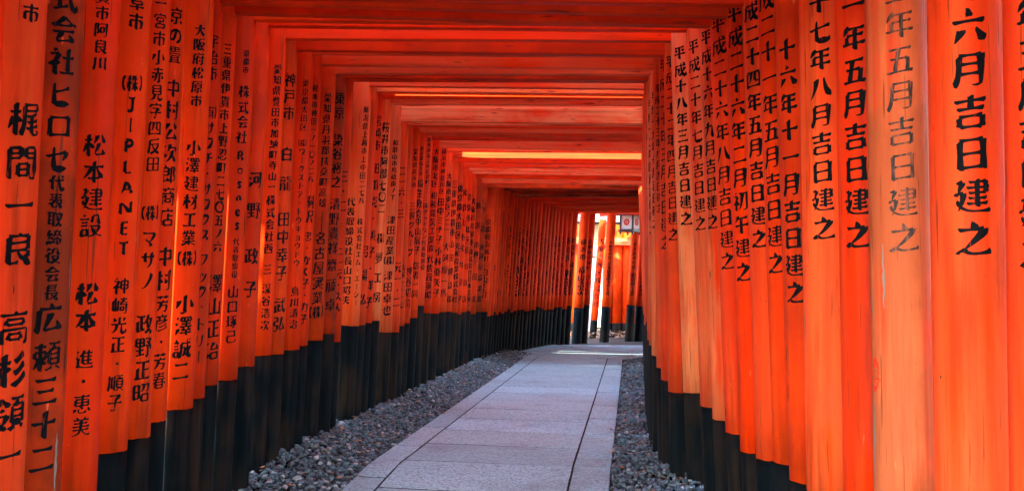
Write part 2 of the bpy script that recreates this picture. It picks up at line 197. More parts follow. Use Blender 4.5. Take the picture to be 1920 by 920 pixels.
[[97,54,97,46,87,29,86,23],[65,54,60,33],[27,62,21,59,19,50,10,34,10,26],[43,51,43,42],[27,62,35,61,40,52,43,51],[86,23,88,19,104,10],[79,23,86,23],[60,33,77,26,79,23],[46,11,52,9,64,12,75,17,79,23],[73,69,70,55],[74,105,79,85],[111,104,106,101,96,74],[48,101,52,97,57,82],[12,81,42,81],[28,106,28,9],[43,51,48,54,70,55,109,54]],
[[27,62,21,59,19,50,10,34,10,29],[27,62,35,61,44,48],[82,12,90,9,106,10,109,16,108,22],[81,65,82,12],[12,81,42,81],[62,28,108,35],[55,100,54,46,49,22,44,13,45,8],[55,100,103,101,105,99,105,82],[55,81,105,82],[62,64,77,64,96,71,99,70],[28,106,28,9],[65,46,104,52]],
[[10,13,14,11,29,16,49,28,52,33],[40,86,43,66],[68,34,73,26,84,19,104,11,109,13],[81,85,76,66],[48,106,48,86],[95,104,89,93,90,86],[70,106,70,86],[24,51,96,51],[59,65,59,9],[13,86,105,86],[18,66,101,66],[14,35,51,35,52,33,106,35],[25,104,30,96,30,86]],
[[26,62,20,58,9,30],[26,62,34,61,41,51,41,46],[45,10,50,9,65,19,70,19],[90,18,92,19,108,9],[78,76,78,30],[53,45,104,45],[53,60,53,31,55,29,78,30],[53,60,104,61],[104,61,104,30],[78,30,104,30],[51,96,106,96],[91,106,91,77],[65,106,65,77],[12,81,42,81,47,77,108,77],[27,106,27,9]],
[[26,62,35,58,40,50,40,42],[73,101,71,88],[26,62,20,58,10,34,10,29],[66,18,89,18],[89,33,89,18],[67,34,89,33],[67,34,66,18],[104,47,105,11,103,8,89,10],[51,47,104,47],[51,47,50,9],[12,81,39,81],[27,106,27,9],[52,101,102,103],[50,87,107,87],[66,87,62,74,64,58],[64,58,92,59],[90,87,93,76,92,59],[48,65,56,71,66,74,89,74,98,72,107,66]],
[[24,64,29,63,34,54],[45,83,55,82],[54,104,45,83],[51,35,57,34,65,26],[24,64,17,62,9,38,9,30],[97,106,94,105,86,88,86,85,96,85],[90,65,105,66],[103,75,105,66],[46,63,63,64],[62,72,63,64],[24,106,22,70,24,61,24,8],[12,84,31,84],[42,47,105,47],[61,90,47,68,46,63],[72,105,75,57,82,28,89,16,98,9,105,9,107,11,109,20],[63,10,66,9,83,18,98,37],[51,53,51,35,44,19,36,10],[102,92,100,87,96,85,96,81,88,68,90,59,99,54,99,47]],
[[54,87,102,86],[102,86,102,78,96,62],[72,49,77,46,86,27,98,15,105,12],[15,96,30,87],[31,50,15,24],[57,105,54,87,43,65],[72,71,72,49,68,46,66,37,49,17,38,10,33,10]],
[[16,22,37,22],[38,40,37,22],[16,41,38,40],[16,41,16,22],[86,46,90,43,92,35,103,16],[75,88,106,87],[106,87,103,66],[17,87,18,69],[18,69,37,70],[36,87,37,70],[17,87,36,87],[52,100,53,11,50,8,37,10],[10,55,63,55],[11,101,61,101],[78,104,75,88,66,68],[86,73,86,46,83,44,75,22,65,10]],
[[62,58,99,58],[28,67,28,14],[62,97,62,14],[17,97,103,97],[12,13,107,13]],
[[43,49,63,49],[21,57,22,13],[91,103,103,92],[22,99,57,99],[75,104,78,51,84,26,91,13,97,9,104,9,109,24,106,32],[13,78,106,78],[43,65,43,17],[9,12,17,11,66,20]],
[[32,95,104,94],[34,78,93,78],[88,61,89,35,94,14,102,9,106,10,109,19,107,26],[22,61,88,61],[25,45,27,46,36,41,69,16],[13,10,18,9,39,22,53,34,63,50],[34,106,32,95,29,94,25,85,13,70]],
[[76,63,77,54,86,33,97,18,106,12],[18,104,33,96],[12,73,26,66],[31,42,16,14,16,9],[53,100,53,63,50,36,38,10],[53,100,102,100],[102,100,103,64],[53,63,103,64]],
[[99,99,99,12,93,9,75,10],[12,71,25,65],[31,42,15,13,16,11],[17,103,31,95,39,96,42,99,108,99],[48,74,48,33],[48,74,76,74],[76,74,76,40],[48,40,76,40]],
[[47,66,92,68,98,70],[68,105,49,75,47,66],[48,13,99,13],[48,46,48,13],[48,46,98,46],[98,46,99,13],[12,72,26,65],[20,103,33,97],[32,42,16,13,16,9],[85,91,96,78,98,70,102,69,105,63]],
[[96,105,89,93,88,85],[56,105,62,95,62,84],[11,71,14,72,26,65],[18,103,32,94],[29,43,16,14],[43,35,107,35],[75,84,75,9],[50,60,101,60],[47,84,105,84]],
[[12,72,25,64],[29,42,16,15,16,10],[19,103,29,96],[43,43,101,43],[38,25,108,25],[45,59,99,60],[98,94,99,60],[46,94,98,94],[71,105,71,9],[38,77,108,77]],
[[89,72,89,41],[28,41,15,14],[89,28,105,11],[63,29,59,27,52,16],[19,103,32,96],[14,72,26,66],[53,72,105,72],[53,94,53,41],[53,94,91,104,100,104],[41,40,108,40]],
[[52,13,102,13],[52,43,52,13],[52,43,101,43],[101,43,102,13],[12,72,26,65],[33,42,17,12],[19,103,33,95],[52,87,104,86],[42,61,108,61],[76,105,76,61],[54,100,52,87,48,84,44,75]],
[[38,17,44,18,52,25,64,41,72,47],[78,47,89,31,102,18,108,18],[84,85,100,67],[61,84,47,67,44,67],[102,100,103,88],[44,100,102,100],[44,100,43,88],[28,43,14,14,15,12],[12,72,26,65],[17,104,28,98],[73,62,73,9],[43,50,68,50,72,47,78,47,80,50,104,50]],
[[47,41,97,41],[47,25,97,25],[17,103,28,97],[28,42,16,14,16,9],[12,72,25,65],[42,98,103,98],[45,84,100,84],[48,56,47,9],[48,56,97,55],[97,55,97,11,94,8,83,8,81,10],[72,106,72,70],[38,69,108,69]],
[[81,81,102,81],[55,47,106,45],[106,45,104,18,100,9],[85,10,88,8,100,9],[46,81,67,81],[74,32,80,20],[28,43,16,13],[19,103,32,96],[48,29,42,13],[61,29,63,15],[13,72,24,67],[83,99,102,99],[102,99,102,63],[47,63,102,63],[47,97,47,63],[47,97,67,105,69,104],[59,62,55,47,49,45,38,34]],
[[88,55,89,45,87,37],[83,103,83,83],[63,103,63,83],[12,73,25,66],[26,44,26,38,15,13],[18,103,28,98],[73,82,73,55],[73,36,73,9],[45,69,101,69],[38,22,106,22],[37,55,108,55],[73,82,103,83],[103,102,103,83],[44,103,103,102],[44,103,44,83],[44,83,73,82],[43,37,103,37],[57,55,56,48,59,37]],
[[90,100,95,44,101,24,108,12],[59,94,59,11],[26,91,24,39,13,11],[26,91,52,95,59,94,92,102,97,101]],
[[93,63,99,40,107,25],[46,22,63,32,76,45,81,47],[76,97,68,81],[44,70,64,81,68,81],[24,98,25,27],[12,98,36,98],[48,97,106,97],[46,47,75,65],[7,61,13,65,34,64],[11,22,38,29],[53,61,60,52,61,47],[81,60,93,63,95,68,103,73],[61,9,75,10],[68,81,74,72,75,65,81,60,83,26,75,10]],
[[27,84,101,83],[60,105,60,12],[25,49,97,49],[13,12,106,12],[37,106,32,103,27,84,15,67]],
[[55,106,59,104,62,95],[40,95,40,86,45,79,44,71],[42,59,41,50],[41,50,37,49,32,41],[83,86,79,79,78,71],[41,50,98,50],[18,95,101,95],[30,10,105,10],[40,32,95,32],[21,71,104,71],[21,71,19,35,12,9],[67,59,67,10]],
[[59,98,59,17],[17,58,102,58],[17,98,17,10],[17,98,102,97],[102,97,102,10],[17,16,102,16]],
[[92,94,91,12,85,9,72,9,68,12],[13,61,50,61],[32,96,32,25],[64,94,108,94],[13,96,13,17],[13,96,50,96],[50,96,50,25],[13,25,50,25]],
[[32,36,86,36],[32,23,86,23],[15,63,103,63,105,61,105,51],[15,63,14,51],[59,101,59,76],[86,49,86,10],[33,49,86,49],[33,49,32,10],[26,89,93,89],[11,10,108,10],[27,102,59,101],[27,102,26,76],[26,76,91,75,93,77,92,102],[59,101,92,102]],
[[23,17,96,17],[56,105,52,88],[23,52,96,52],[23,87,23,9],[23,87,52,88,96,86],[96,86,96,9]],
[[60,43,104,43],[60,15,104,15],[60,72,104,72],[30,62,23,61,10,31],[30,62,40,57,47,47,47,43],[12,81,47,81],[60,99,60,9],[60,99,104,98],[104,98,104,15],[30,106,30,9]],
[[59,41,59,9],[38,87,90,87],[38,72,90,72],[82,29,106,13],[14,13,33,28,40,29],[19,41,106,41],[18,87,19,41],[39,102,38,87],[39,102,90,102],[90,102,90,57],[38,87,38,58,40,56,90,57]],
[[59,54,70,34,81,22,95,13,107,11],[31,92,98,91],[13,56,55,56,59,54,62,56,106,56],[59,91,59,54,52,37,42,25,31,17,16,10,10,10],[34,105,31,92,27,90,16,72]],
[[69,20,102,20],[34,43,39,41,51,28,55,22,55,15],[21,91,53,90],[102,95,102,13],[69,96,102,95],[69,96,69,12],[11,59,57,59],[23,106,21,91,18,89,12,75],[35,90,34,43,21,19,12,11]],
[[29,56,37,56,44,47],[11,45,20,53,29,56],[26,106,32,96],[81,105,81,13],[56,70,105,70],[50,13,107,13],[12,86,42,86],[42,86,41,79,32,66,29,56,29,9]],
[[11,45,20,53,28,56],[28,56,35,56,43,46],[25,106,30,98],[55,40,104,40],[55,64,104,64],[104,88,104,40],[55,88,104,88],[55,88,55,40],[79,106,79,9],[40,86,39,78,30,65,27,52,27,9],[12,86,40,86]],
[[11,45,19,53,27,56],[27,56,35,55,40,48],[24,104,28,98,28,86],[99,105,91,83],[63,105,68,93],[57,59,103,59],[81,82,81,9],[52,35,108,35],[55,82,106,82],[38,86,37,78,30,67,27,56,27,9],[13,86,38,86]],
[[9,41,19,50,27,52],[23,104,28,95],[52,101,106,101],[60,86,99,86],[99,86,100,66],[60,66,100,66],[60,86,60,66],[53,13,105,13],[53,48,53,13],[53,32,105,32],[79,51,79,13],[41,83,27,52,28,9],[13,84,41,83],[31,58,44,48,53,48,53,51,105,51],[105,51,105,13]],
[[34,82,34,9],[91,82,90,11,86,9,74,9,72,11],[68,83,108,82],[24,83,56,82,58,79,63,78],[29,105,24,83,21,82,12,63],[73,105,68,83,63,78,56,63]],
[[59,41,100,41],[59,26,100,26],[25,50,19,48,10,28,10,19],[26,55,35,50,40,41,40,36],[42,100,36,79],[10,100,13,97,16,80],[11,67,39,67],[51,70,108,70],[57,84,103,84],[54,97,106,97],[60,56,59,9],[60,56,100,55],[100,55,100,10,98,8,88,8,86,10],[79,106,79,70],[26,105,26,9]],
[[28,105,14,75,14,73,27,72],[94,34,103,33],[79,58,84,56,94,34],[16,48,30,48,42,51],[40,62,42,51],[39,36,45,19],[27,33,29,15],[13,32,11,8],[103,80,103,12,102,10,91,9,86,12],[57,80,103,80],[57,80,57,9],[38,87,32,75,27,72,25,64,17,54,16,48],[57,34,67,35],[80,106,79,58,76,57,67,35]],
[[76,107,78,96],[17,48,41,50],[66,96,64,89,66,82,65,72],[29,106,14,75,14,73,28,73],[39,35,43,18],[14,32,10,10],[29,35,27,33,27,25,29,13],[53,96,105,96],[78,61,78,9],[102,49,102,22,100,19,89,21],[56,49,102,49],[56,49,56,20],[107,72,107,62],[52,72,90,73,107,72],[52,72,51,62],[38,63,44,44],[92,96,93,84,90,73],[39,87,33,75,28,73,27,66,19,56,17,48]],
[[34,106,40,97,40,90],[84,106,79,98,78,91],[64,39,68,28,81,17,101,10,111,12],[22,73,96,73],[16,39,105,39],[13,55,107,55],[18,90,102,90],[59,90,58,50,52,30,47,23,37,16,18,10,8,12]],
[[21,43,52,43],[52,43,52,14],[22,14,52,14],[21,39,13,35,11,27],[107,108,102,106,97,92],[66,106,70,105,75,93],[67,83,106,83],[86,83,86,8],[65,35,109,35],[69,60,104,60],[11,81,57,81],[17,62,50,62],[50,100,50,62],[17,100,50,100],[30,100,28,70,21,47,22,14]],
[[11,31,44,48,50,48],[64,33,93,49,102,50],[68,81,79,67],[20,77,30,64],[28,12,33,9,42,9,49,12],[50,99,49,12],[14,100,50,99],[102,99,102,16,99,10,84,9],[65,100,102,99]],
[[36,11,92,11],[36,31,92,31],[57,68,55,61,48,58,46,51],[52,105,52,70],[22,92,81,92,86,89],[36,48,36,11],[97,99,76,77,74,70],[91,49,92,11],[9,42,15,41,42,51,48,49,91,49],[13,69,106,69]],
[[27,75,93,75],[59,105,61,96],[77,27,98,43,101,43],[27,53,92,53],[93,94,92,53],[27,95,61,96,93,94],[27,95,26,12],[26,12,56,17],[55,53,56,45,61,37,70,28,77,27,79,21,101,11,108,12]],
[[43,45,92,43],[92,43,87,13,83,9,74,8,64,9,63,11],[59,80,61,66],[14,66,105,66],[12,96,106,96],[79,106,79,85],[39,105,39,85],[45,66,44,48,38,32,25,16,15,11]],
[[63,40,69,28,80,18,99,10,107,10],[24,68,24,41],[24,68,94,68],[94,68,95,42],[38,106,38,84],[14,95,104,95],[80,105,80,84],[13,41,106,41],[59,80,59,43,51,28,41,19,26,12,15,9,8,11]],
[[95,53,85,37,75,30],[37,10,54,15,75,26],[91,79,100,73,100,64],[13,95,106,95],[39,105,39,85],[79,105,79,86],[22,64,21,32,13,12],[22,64,107,64],[61,80,66,48,79,20,87,12,99,8,105,10,107,14,108,23,106,26]],
[[95,82,91,76,92,69],[91,54,93,47,107,37],[17,61,38,61],[50,15,64,20,68,25],[89,24,90,21,100,16],[94,34,89,24],[60,33,68,25],[58,82,60,77],[77,43,77,11,75,8,64,10],[12,98,106,98],[40,105,40,91],[78,106,78,92],[68,25,89,24],[52,69,105,69],[79,86,75,82,68,55],[17,40,35,40,49,37,60,46,62,53],[18,81,17,35,10,10,12,7],[18,81,38,80],[38,80,38,12,36,9,25,11],[49,54,108,54]],
[[81,33,99,48,103,48],[35,41,36,13],[36,13,47,14,66,20,68,24],[23,79,96,79],[18,96,101,96],[59,105,59,62],[14,61,105,61],[63,61,69,44,77,34,81,33,82,28,95,18,106,14],[12,33,35,41,38,46,49,54,51,61]],
[[78,79,83,75,101,48],[101,48,97,43],[97,43,97,12],[58,12,97,12],[10,40,21,53,28,55],[28,55,38,53],[46,63,38,53],[91,103,104,82,106,82],[66,103,61,92,51,80],[24,106,29,98],[38,53,39,48,45,44,53,46,97,43],[12,85,39,84],[39,84,37,76,28,61,28,9],[78,79,74,76,66,61,57,52,58,12]],
[[19,15,100,15],[71,98,71,50,73,45,100,43],[13,98,106,98],[19,73,19,9],[19,73,100,73],[100,73,100,9],[46,98,46,63,44,57,32,42,19,41]],
[[27,64,92,64],[71,44,71,15,74,10,104,10],[106,27,108,17,104,10],[43,44,41,30,34,19,23,12,17,10,10,11],[27,83,92,83],[27,102,27,83],[27,102,91,102],[91,102,92,45],[28,44,92,45],[27,83,28,44]],
[[78,24,82,24],[61,55,60,46,78,24],[82,24,86,18,100,11,112,12],[65,102,65,88,59,73],[65,102,92,102],[92,102,93,73,96,71,106,71],[16,72,42,72],[16,57,42,57],[11,87,47,87],[23,106,26,105,29,98],[99,55,95,41,82,24],[54,55,99,55],[42,40,42,15],[16,41,42,40],[16,41,16,9],[16,15,42,15,47,11,55,10,74,19,78,24]],
[[90,25,86,24,81,16],[21,106,26,99,26,87],[104,67,98,46,95,41,91,40],[35,41,36,14],[13,40,35,41],[13,40,13,14],[51,62,73,61],[73,61,70,24],[58,23,62,21,70,24],[14,72,35,72],[98,106,103,100],[14,56,36,56],[10,87,38,87],[51,85,51,35,44,11],[51,85,107,85],[13,14,36,14,40,10,44,11],[85,106,87,55,89,41,91,40,90,25,96,13,103,10,108,14,110,26,108,29]],
[[32,46,88,46],[32,12,88,12],[18,82,27,87,39,100],[76,103,102,82],[14,47,28,52,29,55,39,61,56,78,60,79],[60,79,82,59,90,55,91,51,105,47],[91,51,88,46,88,12],[28,52,32,46,32,12]],
[[79,29,79,19,76,10],[13,58,105,58],[23,84,96,84],[27,44,27,31,29,29,79,29],[27,44,91,45],[91,45,92,31,90,29,79,29],[12,10,107,10],[71,106,71,71],[47,106,47,71],[47,71,95,70],[96,98,95,70],[24,99,96,98],[24,99,23,72,25,70,47,71],[41,29,39,23,42,10]],
[[27,37,93,37],[27,49,93,49],[72,16,80,16,100,8,106,8],[10,10,19,8,42,17,47,17],[27,49,28,24],[28,24,93,25],[27,49,27,60,29,62,91,62,93,61,93,25],[59,86,91,86],[92,100,91,86],[28,100,92,100],[28,100,27,88,29,86,59,86],[12,74,107,74],[59,106,59,74]],
[[27,53,93,53],[27,39,93,39],[70,17,80,17,101,8,109,9],[10,10,18,8,42,18,47,18],[72,101,101,101],[101,101,102,78],[72,78,102,78],[72,101,72,78],[93,66,93,53],[28,66,93,66],[28,66,27,26],[27,26,92,25],[93,53,92,25],[54,99,55,85,53,79,41,77,37,80],[12,99,54,99],[32,106,26,84,12,72]],
[[74,67,73,10],[55,11,61,8,73,10],[47,67,47,47,44,32,37,20,27,11],[88,51,94,49,106,28],[26,50,16,31],[59,105,59,68],[25,92,93,92,100,88],[15,67,105,67]],
[[105,71,98,52,92,49],[73,24,92,38],[64,41,78,46],[64,41,58,32],[34,46,50,46],[96,106,103,98],[11,69,52,69],[63,86,64,41],[63,86,108,86],[15,92,50,92],[32,106,34,21],[17,53,17,32,10,11],[85,106,87,69,89,53,92,49,92,38,100,26,105,26,109,32,108,43],[17,32,21,31,27,23,34,21,36,16,55,11,106,11,112,15]],
[[37,68,37,72,41,76,49,79],[27,21,55,11,105,11,112,16],[27,60,27,21],[13,61,27,60],[15,15,27,21],[19,98,27,90],[50,69,101,69],[50,50,101,50],[52,88,105,87],[78,102,82,95,80,84,80,31],[57,104,49,83,50,31],[50,31,107,30]],
[[31,107,38,99,38,92],[19,19,29,20,48,28],[18,73,54,73],[73,98,73,9],[73,98,101,97],[101,97,90,65,102,48,104,31,98,24,88,23,82,26],[18,91,19,19],[18,91,54,91],[54,91,54,53],[18,53,54,53],[44,40,48,28,52,26,56,17]],
[[105,99,104,92,92,69,92,65,105,48,106,31,100,25,91,24],[75,100,105,99],[75,100,75,9],[10,82,63,82],[16,101,54,101],[54,101,55,63],[15,63,55,63],[31,100,30,68,23,48,24,9],[24,15,56,15],[56,44,56,15],[12,32,16,39,26,44,56,44]],
[[57,43,58,14],[19,43,57,43],[19,43,18,14],[18,14,58,14],[36,106,39,92],[78,100,78,8],[78,100,104,99,104,93,94,70,94,64,103,51,105,31,99,25,92,24,88,26],[21,84,23,84,28,70],[16,92,61,92],[12,61,64,61],[52,92,54,83,49,71,48,62]],
[[22,34,57,34],[22,15,57,15],[75,99,75,9],[75,99,105,99,105,93,93,68,93,64,105,48,107,32,101,24,91,23,87,26],[16,93,48,93,55,89],[33,105,33,71],[30,54,55,53,57,51,57,15],[22,48,22,9],[67,104,62,102,57,90,49,79,48,72],[11,71,62,71],[11,45,22,48,24,53,30,54,32,60,37,65,38,71]],
[[24,57,95,57],[12,86,106,86],[11,11,107,11],[20,28,100,28],[25,72,59,72],[25,72,25,43],[25,43,95,44],[94,72,95,44],[59,72,94,72],[59,101,59,11],[22,100,59,101,87,105,97,104]],
[[102,100,100,92,88,78],[68,100,102,100],[85,63,85,11],[70,9,78,8,85,11],[14,81,56,81],[35,101,35,18],[13,41,56,41],[14,101,14,61],[14,101,56,100],[56,100,56,61],[14,61,56,61],[105,63,106,55,102,43],[67,63,105,63],[12,13,35,18,59,20],[73,84,75,85,88,78,95,70,96,63]],
[[33,68,92,68],[33,85,92,85],[78,27,99,41,102,41],[31,12,60,17,66,22],[31,12,25,6],[33,101,31,12],[33,101,95,102],[12,50,107,50],[59,50,60,43,65,35,72,28,78,27,80,21,102,11,107,10,110,12]],
[[68,85,103,85],[16,85,50,85],[41,36,76,36],[16,69,50,70],[16,101,48,102,50,100,50,70],[16,101,16,8],[41,52,41,18],[41,52,76,53],[76,53,76,18],[41,18,76,18],[69,69,103,69],[68,101,69,69],[68,101,101,102,103,100,102,11],[80,13,87,8,95,8,102,11]],
[[62,109,56,106,54,97],[59,43,59,9],[12,27,107,27],[27,78,89,78],[28,96,88,96,90,94,89,78],[28,96,27,44],[27,44,93,45],[27,63,91,63,93,61,93,45]],
[[85,31,85,26],[68,72,74,47,81,33,85,31],[85,26,99,13,106,10],[63,10,85,26],[39,100,30,71,40,53,40,41,37,36,26,35],[15,101,39,100],[15,101,15,8],[102,72,96,47,90,35,85,31],[57,72,102,72],[57,98,56,40,52,20,47,12,48,7],[57,98,95,104,106,102]],
[[99,98,98,11,94,8,76,8,74,10],[38,100,30,71,38,56,39,42,36,36,27,35],[15,101,38,100],[15,101,15,8],[50,98,108,98],[53,73,53,32],[53,73,78,73],[78,73,78,40],[53,40,78,40]],
[[23,17,51,21],[38,64,23,17],[64,78,57,74,54,64],[66,85,105,84],[66,37,106,37,108,34,111,34],[66,61,105,61],[66,14,107,14],[29,106,25,72,11,33],[13,86,51,86],[46,42,53,14],[82,106,86,105,91,95,89,90,90,14],[71,105,64,81,66,76,66,8]],
[[72,76,91,76],[73,64,94,64],[26,64,46,64],[27,76,46,76],[59,101,59,63],[24,37,94,37],[104,88,104,73],[15,88,104,88],[15,88,14,73],[24,23,93,23],[94,51,93,23],[25,51,94,51],[25,51,24,23],[61,10,103,9,108,16,107,23],[58,51,58,18,61,10],[21,102,97,102]],
[[63,47,104,47],[84,100,82,83],[63,65,104,65],[16,102,16,45,12,18,9,11],[57,9,75,19],[31,93,31,24],[47,102,47,12],[90,19,95,19,108,9,112,9],[64,83,63,65],[64,83,102,83,104,81,104,31,102,29,65,29,63,31,63,65],[60,101,107,101]],
[[56,47,103,47],[56,65,103,65],[79,100,76,83],[15,52,27,59,37,70],[12,86,16,86,37,104,42,105],[13,13,25,20,38,33,41,39],[85,19,92,19,107,9,111,9],[42,9,48,9,65,19,70,19],[102,83,103,65],[57,83,102,83],[57,83,56,31],[56,31,103,30],[103,65,103,30],[50,101,107,101]],
[[62,47,103,47],[82,100,80,83],[62,65,103,65],[46,52,45,44,32,23],[15,52,46,52],[32,106,31,99],[31,99,27,97,22,88,10,75],[31,99,46,86,51,77],[28,75,34,64],[52,9,63,13,70,19,74,19],[90,19,96,18,107,10],[80,83,103,82],[103,82,102,29],[62,82,62,31,64,29,102,29],[62,82,80,83],[57,101,107,101],[20,30,27,24,32,23,33,18,37,14,37,7]],
[[65,47,103,47],[83,100,81,83],[65,65,103,65],[30,44,41,40,50,30],[30,44,23,38,9,17],[50,10,57,9,74,19],[91,19,97,18,109,8],[32,50,51,52],[50,75,51,52],[13,75,50,75],[13,75,13,52],[13,52,32,50],[12,93,51,93],[81,83,103,82],[103,82,103,29],[65,30,103,29],[65,81,65,30],[65,81,81,83],[31,106,31,8],[60,101,107,101]],
[[81,32,86,23],[61,30,65,16],[40,29,43,14],[21,31,15,13],[25,82,94,82],[61,100,61,45],[25,64,94,64],[25,100,99,100],[25,100,25,45],[25,45,104,44],[104,44,100,11,96,8,83,8]],
[[59,105,60,95],[38,20,79,20],[79,36,79,20],[39,37,79,36],[39,37,38,20],[18,51,100,51,102,49,102,15,100,9,90,8],[18,51,17,9],[31,81,87,81,89,79,89,65],[31,64,89,65],[31,81,31,64],[13,94,105,94]],
[[27,83,91,83],[63,109,57,106,56,98],[27,54,107,54],[39,26,41,13],[77,29,82,20],[55,28,59,26,61,16],[21,28,20,22,12,9],[103,39,102,19,99,10,95,7,84,7,81,10],[27,40,103,39],[27,97,27,40],[27,97,89,98,91,96,90,68],[27,68,90,68]],
[[58,34,58,9],[93,83,97,70,107,60],[27,47,93,47],[55,108,59,106,60,98],[24,83,22,71,19,65,13,61],[72,24,79,14],[71,90,59,75,59,60],[43,24,37,12],[48,89,54,82],[93,47,93,9],[27,35,93,34],[28,62,31,60,39,62],[42,82,39,62],[14,83,42,82],[12,97,106,97],[78,82,103,86],[78,82,77,62],[77,62,90,63,93,66],[27,47,25,25,16,12]],
[[17,44,50,44],[17,30,50,30],[21,88,23,73],[45,87,42,73],[70,50,103,50],[70,37,103,37],[70,97,107,97],[32,107,34,96],[10,73,55,73],[13,96,53,96],[18,59,17,9],[18,59,48,59,50,57,49,11,48,9,35,11],[70,24,105,24],[71,11,82,8,98,8,106,9,109,15,105,24],[70,63,71,11],[70,63,102,64],[102,80,102,64],[70,81,102,80],[70,105,70,81]],
]
# inscriptions: segments (text, y of the first glyph centre, y of the last one) down the post, photo pixels
# LEFT_TEXT[i] = (column offset in glyph widths, [segments])
LEFT_TEXT = [
 [(0, [("市", 35, 35), ("梶間一良", 228, 465), ("高杉領一", 608, 845)])],
 [(0, [("株式会社ヒロセ", -52, 300), ("代表取締役会長", 345, 545), ("広頼", 592, 662), ("三十二", 725, 848)])],
 [(0, [("須賀市阿良川", -25, 127), ("松本建設", 277, 424), ("松本", 548, 597), ("進・恵美", 667, 790)])],
 [(0, [("阜市", 14, 50), ("㈱", 163, 163), ("JーPLANET", 202, 465), ("神崎光正・順子", 534, 747)])],
 [(0, [("一宮市小赤見字四反田", 14, 310), ("㈱", 400, 400), ("マサノ", 447, 525), ("政野正昭", 604, 730)])],
 [(0, [("京の畳", 37, 108), ("中村公次郎商店", 170, 408), ("中村", 480, 524), ("芳彦・芳春", 566, 708)])],
 [(0, [("大阪府松原市", 65, 195), ("小澤建材工業", 280, 446), ("㈱", 484, 484), ("小澤誠二", 567, 690)])],
 [(0, [("宇治市", 83, 143), ("㈲サワチ・サワクス", 214, 440), ("フック、トリー", 485, 665)])],
 [(0, [("三重県伊賀市上野忍町二七〇五ノ六", 97, 462), ("澤山正治", 530, 654)])],
 [(0, [("京都市", 103, 134), ("株式会社", 174, 258), ("Rosnes", 292, 420), ("代表取締役", 452, 513), ("山口琢己", 545, 628)])],
 [(0, [("河野", 337, 394), ("政子", 479, 540)])],
 [(0, [("愛知県豊田市加納町寺山一", 131, 350), ("株式会社西", 375, 465), ("三", 504, 504), ("深谷浩次", 540, 608)])],
 [(0, [("神戸市", 150, 212), ("白龍", 288, 343), ("田中幸子", 410, 510), ("武弘", 570, 605)])],
 [(0, [("東京都大田区", 156, 238), ("㈱ワークストア・トウキョウドウ", 268, 492), ("鳥川清治", 545, 606)])],
 [(0, [("松本市神田一ノ一〇ノ二八", 165, 335), ("桐沢", 377, 405), ("忠・かく子・力子", 442, 596)])],
 [(0, [("愛知県丹羽郡扶桑町高雄", 184, 380), ("名古屋実業㈱", 446, 584)])],
 [(0, [("東京", 184, 211), ("染谷裕之", 262, 340), ("清野貴祥", 382, 464), ("齋藤卓", 496, 570)])],
 [(0, [("三・二", 330, 385), ("ニ一元・久人", 470, 575)])],
 [(-.62, [("代表取締役社長山口昭夫", 379, 562)]), (.62, [("新潟県上越市上中田二七八", 205, 375), ("株式会社エム・エーシー", 415, 566)])],
 [(0, [("弓場弘", 470, 560)])],
 [(0, [("宮崎市", 226, 272), ("田爪克・美子・洋子", 315, 565)])],
 [(0, [("桜井市阿部七〇二", 238, 390), ("㈱夢工房", 446, 556)])],
 [(0, [("和歌山市鳥橋南ノ丁", 268, 370), ("津田産業㈱", 412, 488), ("津田卓也", 516, 580)])],
 [(0, [("二一六・三", 320, 400), ("元一・二", 500, 565)])],
 [(0, [("山家一・一七", 500, 570)])],
 [(0, [("愛知県高浜市", 284, 346), ("三勝グループ", 386, 472), ("神谷昭司", 507, 568)])],
 [(0, [("東京都福生市", 278, 325), ("福生教会", 343, 400), ("中山展子", 415, 468), ("信者一同", 497, 550)])],
 [(0, [("群馬県北上市広沢町二一", 262, 360), ("㈱グッドワン代表取締役", 385, 500)])],
 [(0, [("大阪市北区", 284, 344), ("相和電気工業㈱", 366, 465), ("代佐茂英昭", 485, 552)])],
 [(0, [("横浜市神奈川区", 284, 358), ("田中ミナ子", 378, 448), ("小林亜矢子", 470, 548)])],
 [(0, [("大阪市東区ノ二一", 330, 430), ("大河原一馬", 462, 548)])],
]
FAR_TEXT = [("京都府山城町", "白山正治"), ("大阪市西区", "日本精機㈱大竹工場"), ("名古屋市中区", "㈱田中工業"), ("神戸市東区", "株式会社中村商店"),
 ("愛知県高浜市", "大東電気㈱"), ("三重県伊賀市", "山田建設㈱"), ("東京都大田区", "光和産業株式会社"), ("和歌山市", "松井京子"), ("京都市北区", "宮川商店"),
 ("大阪府松原市", "株式会社日本工房"), ("新潟市", "神田夫"), ("宇治市", "河原設業㈱"), ("横浜市", "福山浩次")]
RIGHT_TEXT = [
 [("十六年五月吉日建之", -110, 470)],                       # nearest, mostly outside the frame
 [("成十六年六月吉日建之", -245, 447)],
 [("成十五年五月吉日建之", -140, 446)],
 [("二十一年五月吉日建之", -105, 440)],
 [("平成十七年八月吉日建之", -90, 428)],
 [("十六年十一月吉日建之", 95, 545)],
 [("成二十一年五月吉日建之", 0, 490)],
 [("平成二十四年五月吉日建之", -18, 446)],
 [("平成二十六年二月初午建之", 28, 507)],
 [("平成二十六年八月吉日建之", 48, 487)],
 [("平成十六年九月吉日建之", 75, 415)],
 [("平成二十年七月吉日建之", 93, 418)],
 [("平成十八年三月吉日建之", 106, 410)],
 [("平成二十二年四月吉日建之", 122, 440)],
 [("平成二十年三月吉日建之", 130, 455)],
 [("平成二十三年八月吉日建之", 172, 392)],
 [("平成十九年七月吉日建之", 186, 420)],
 [("平成十二年四月吉日建之", 200, 430)],
]
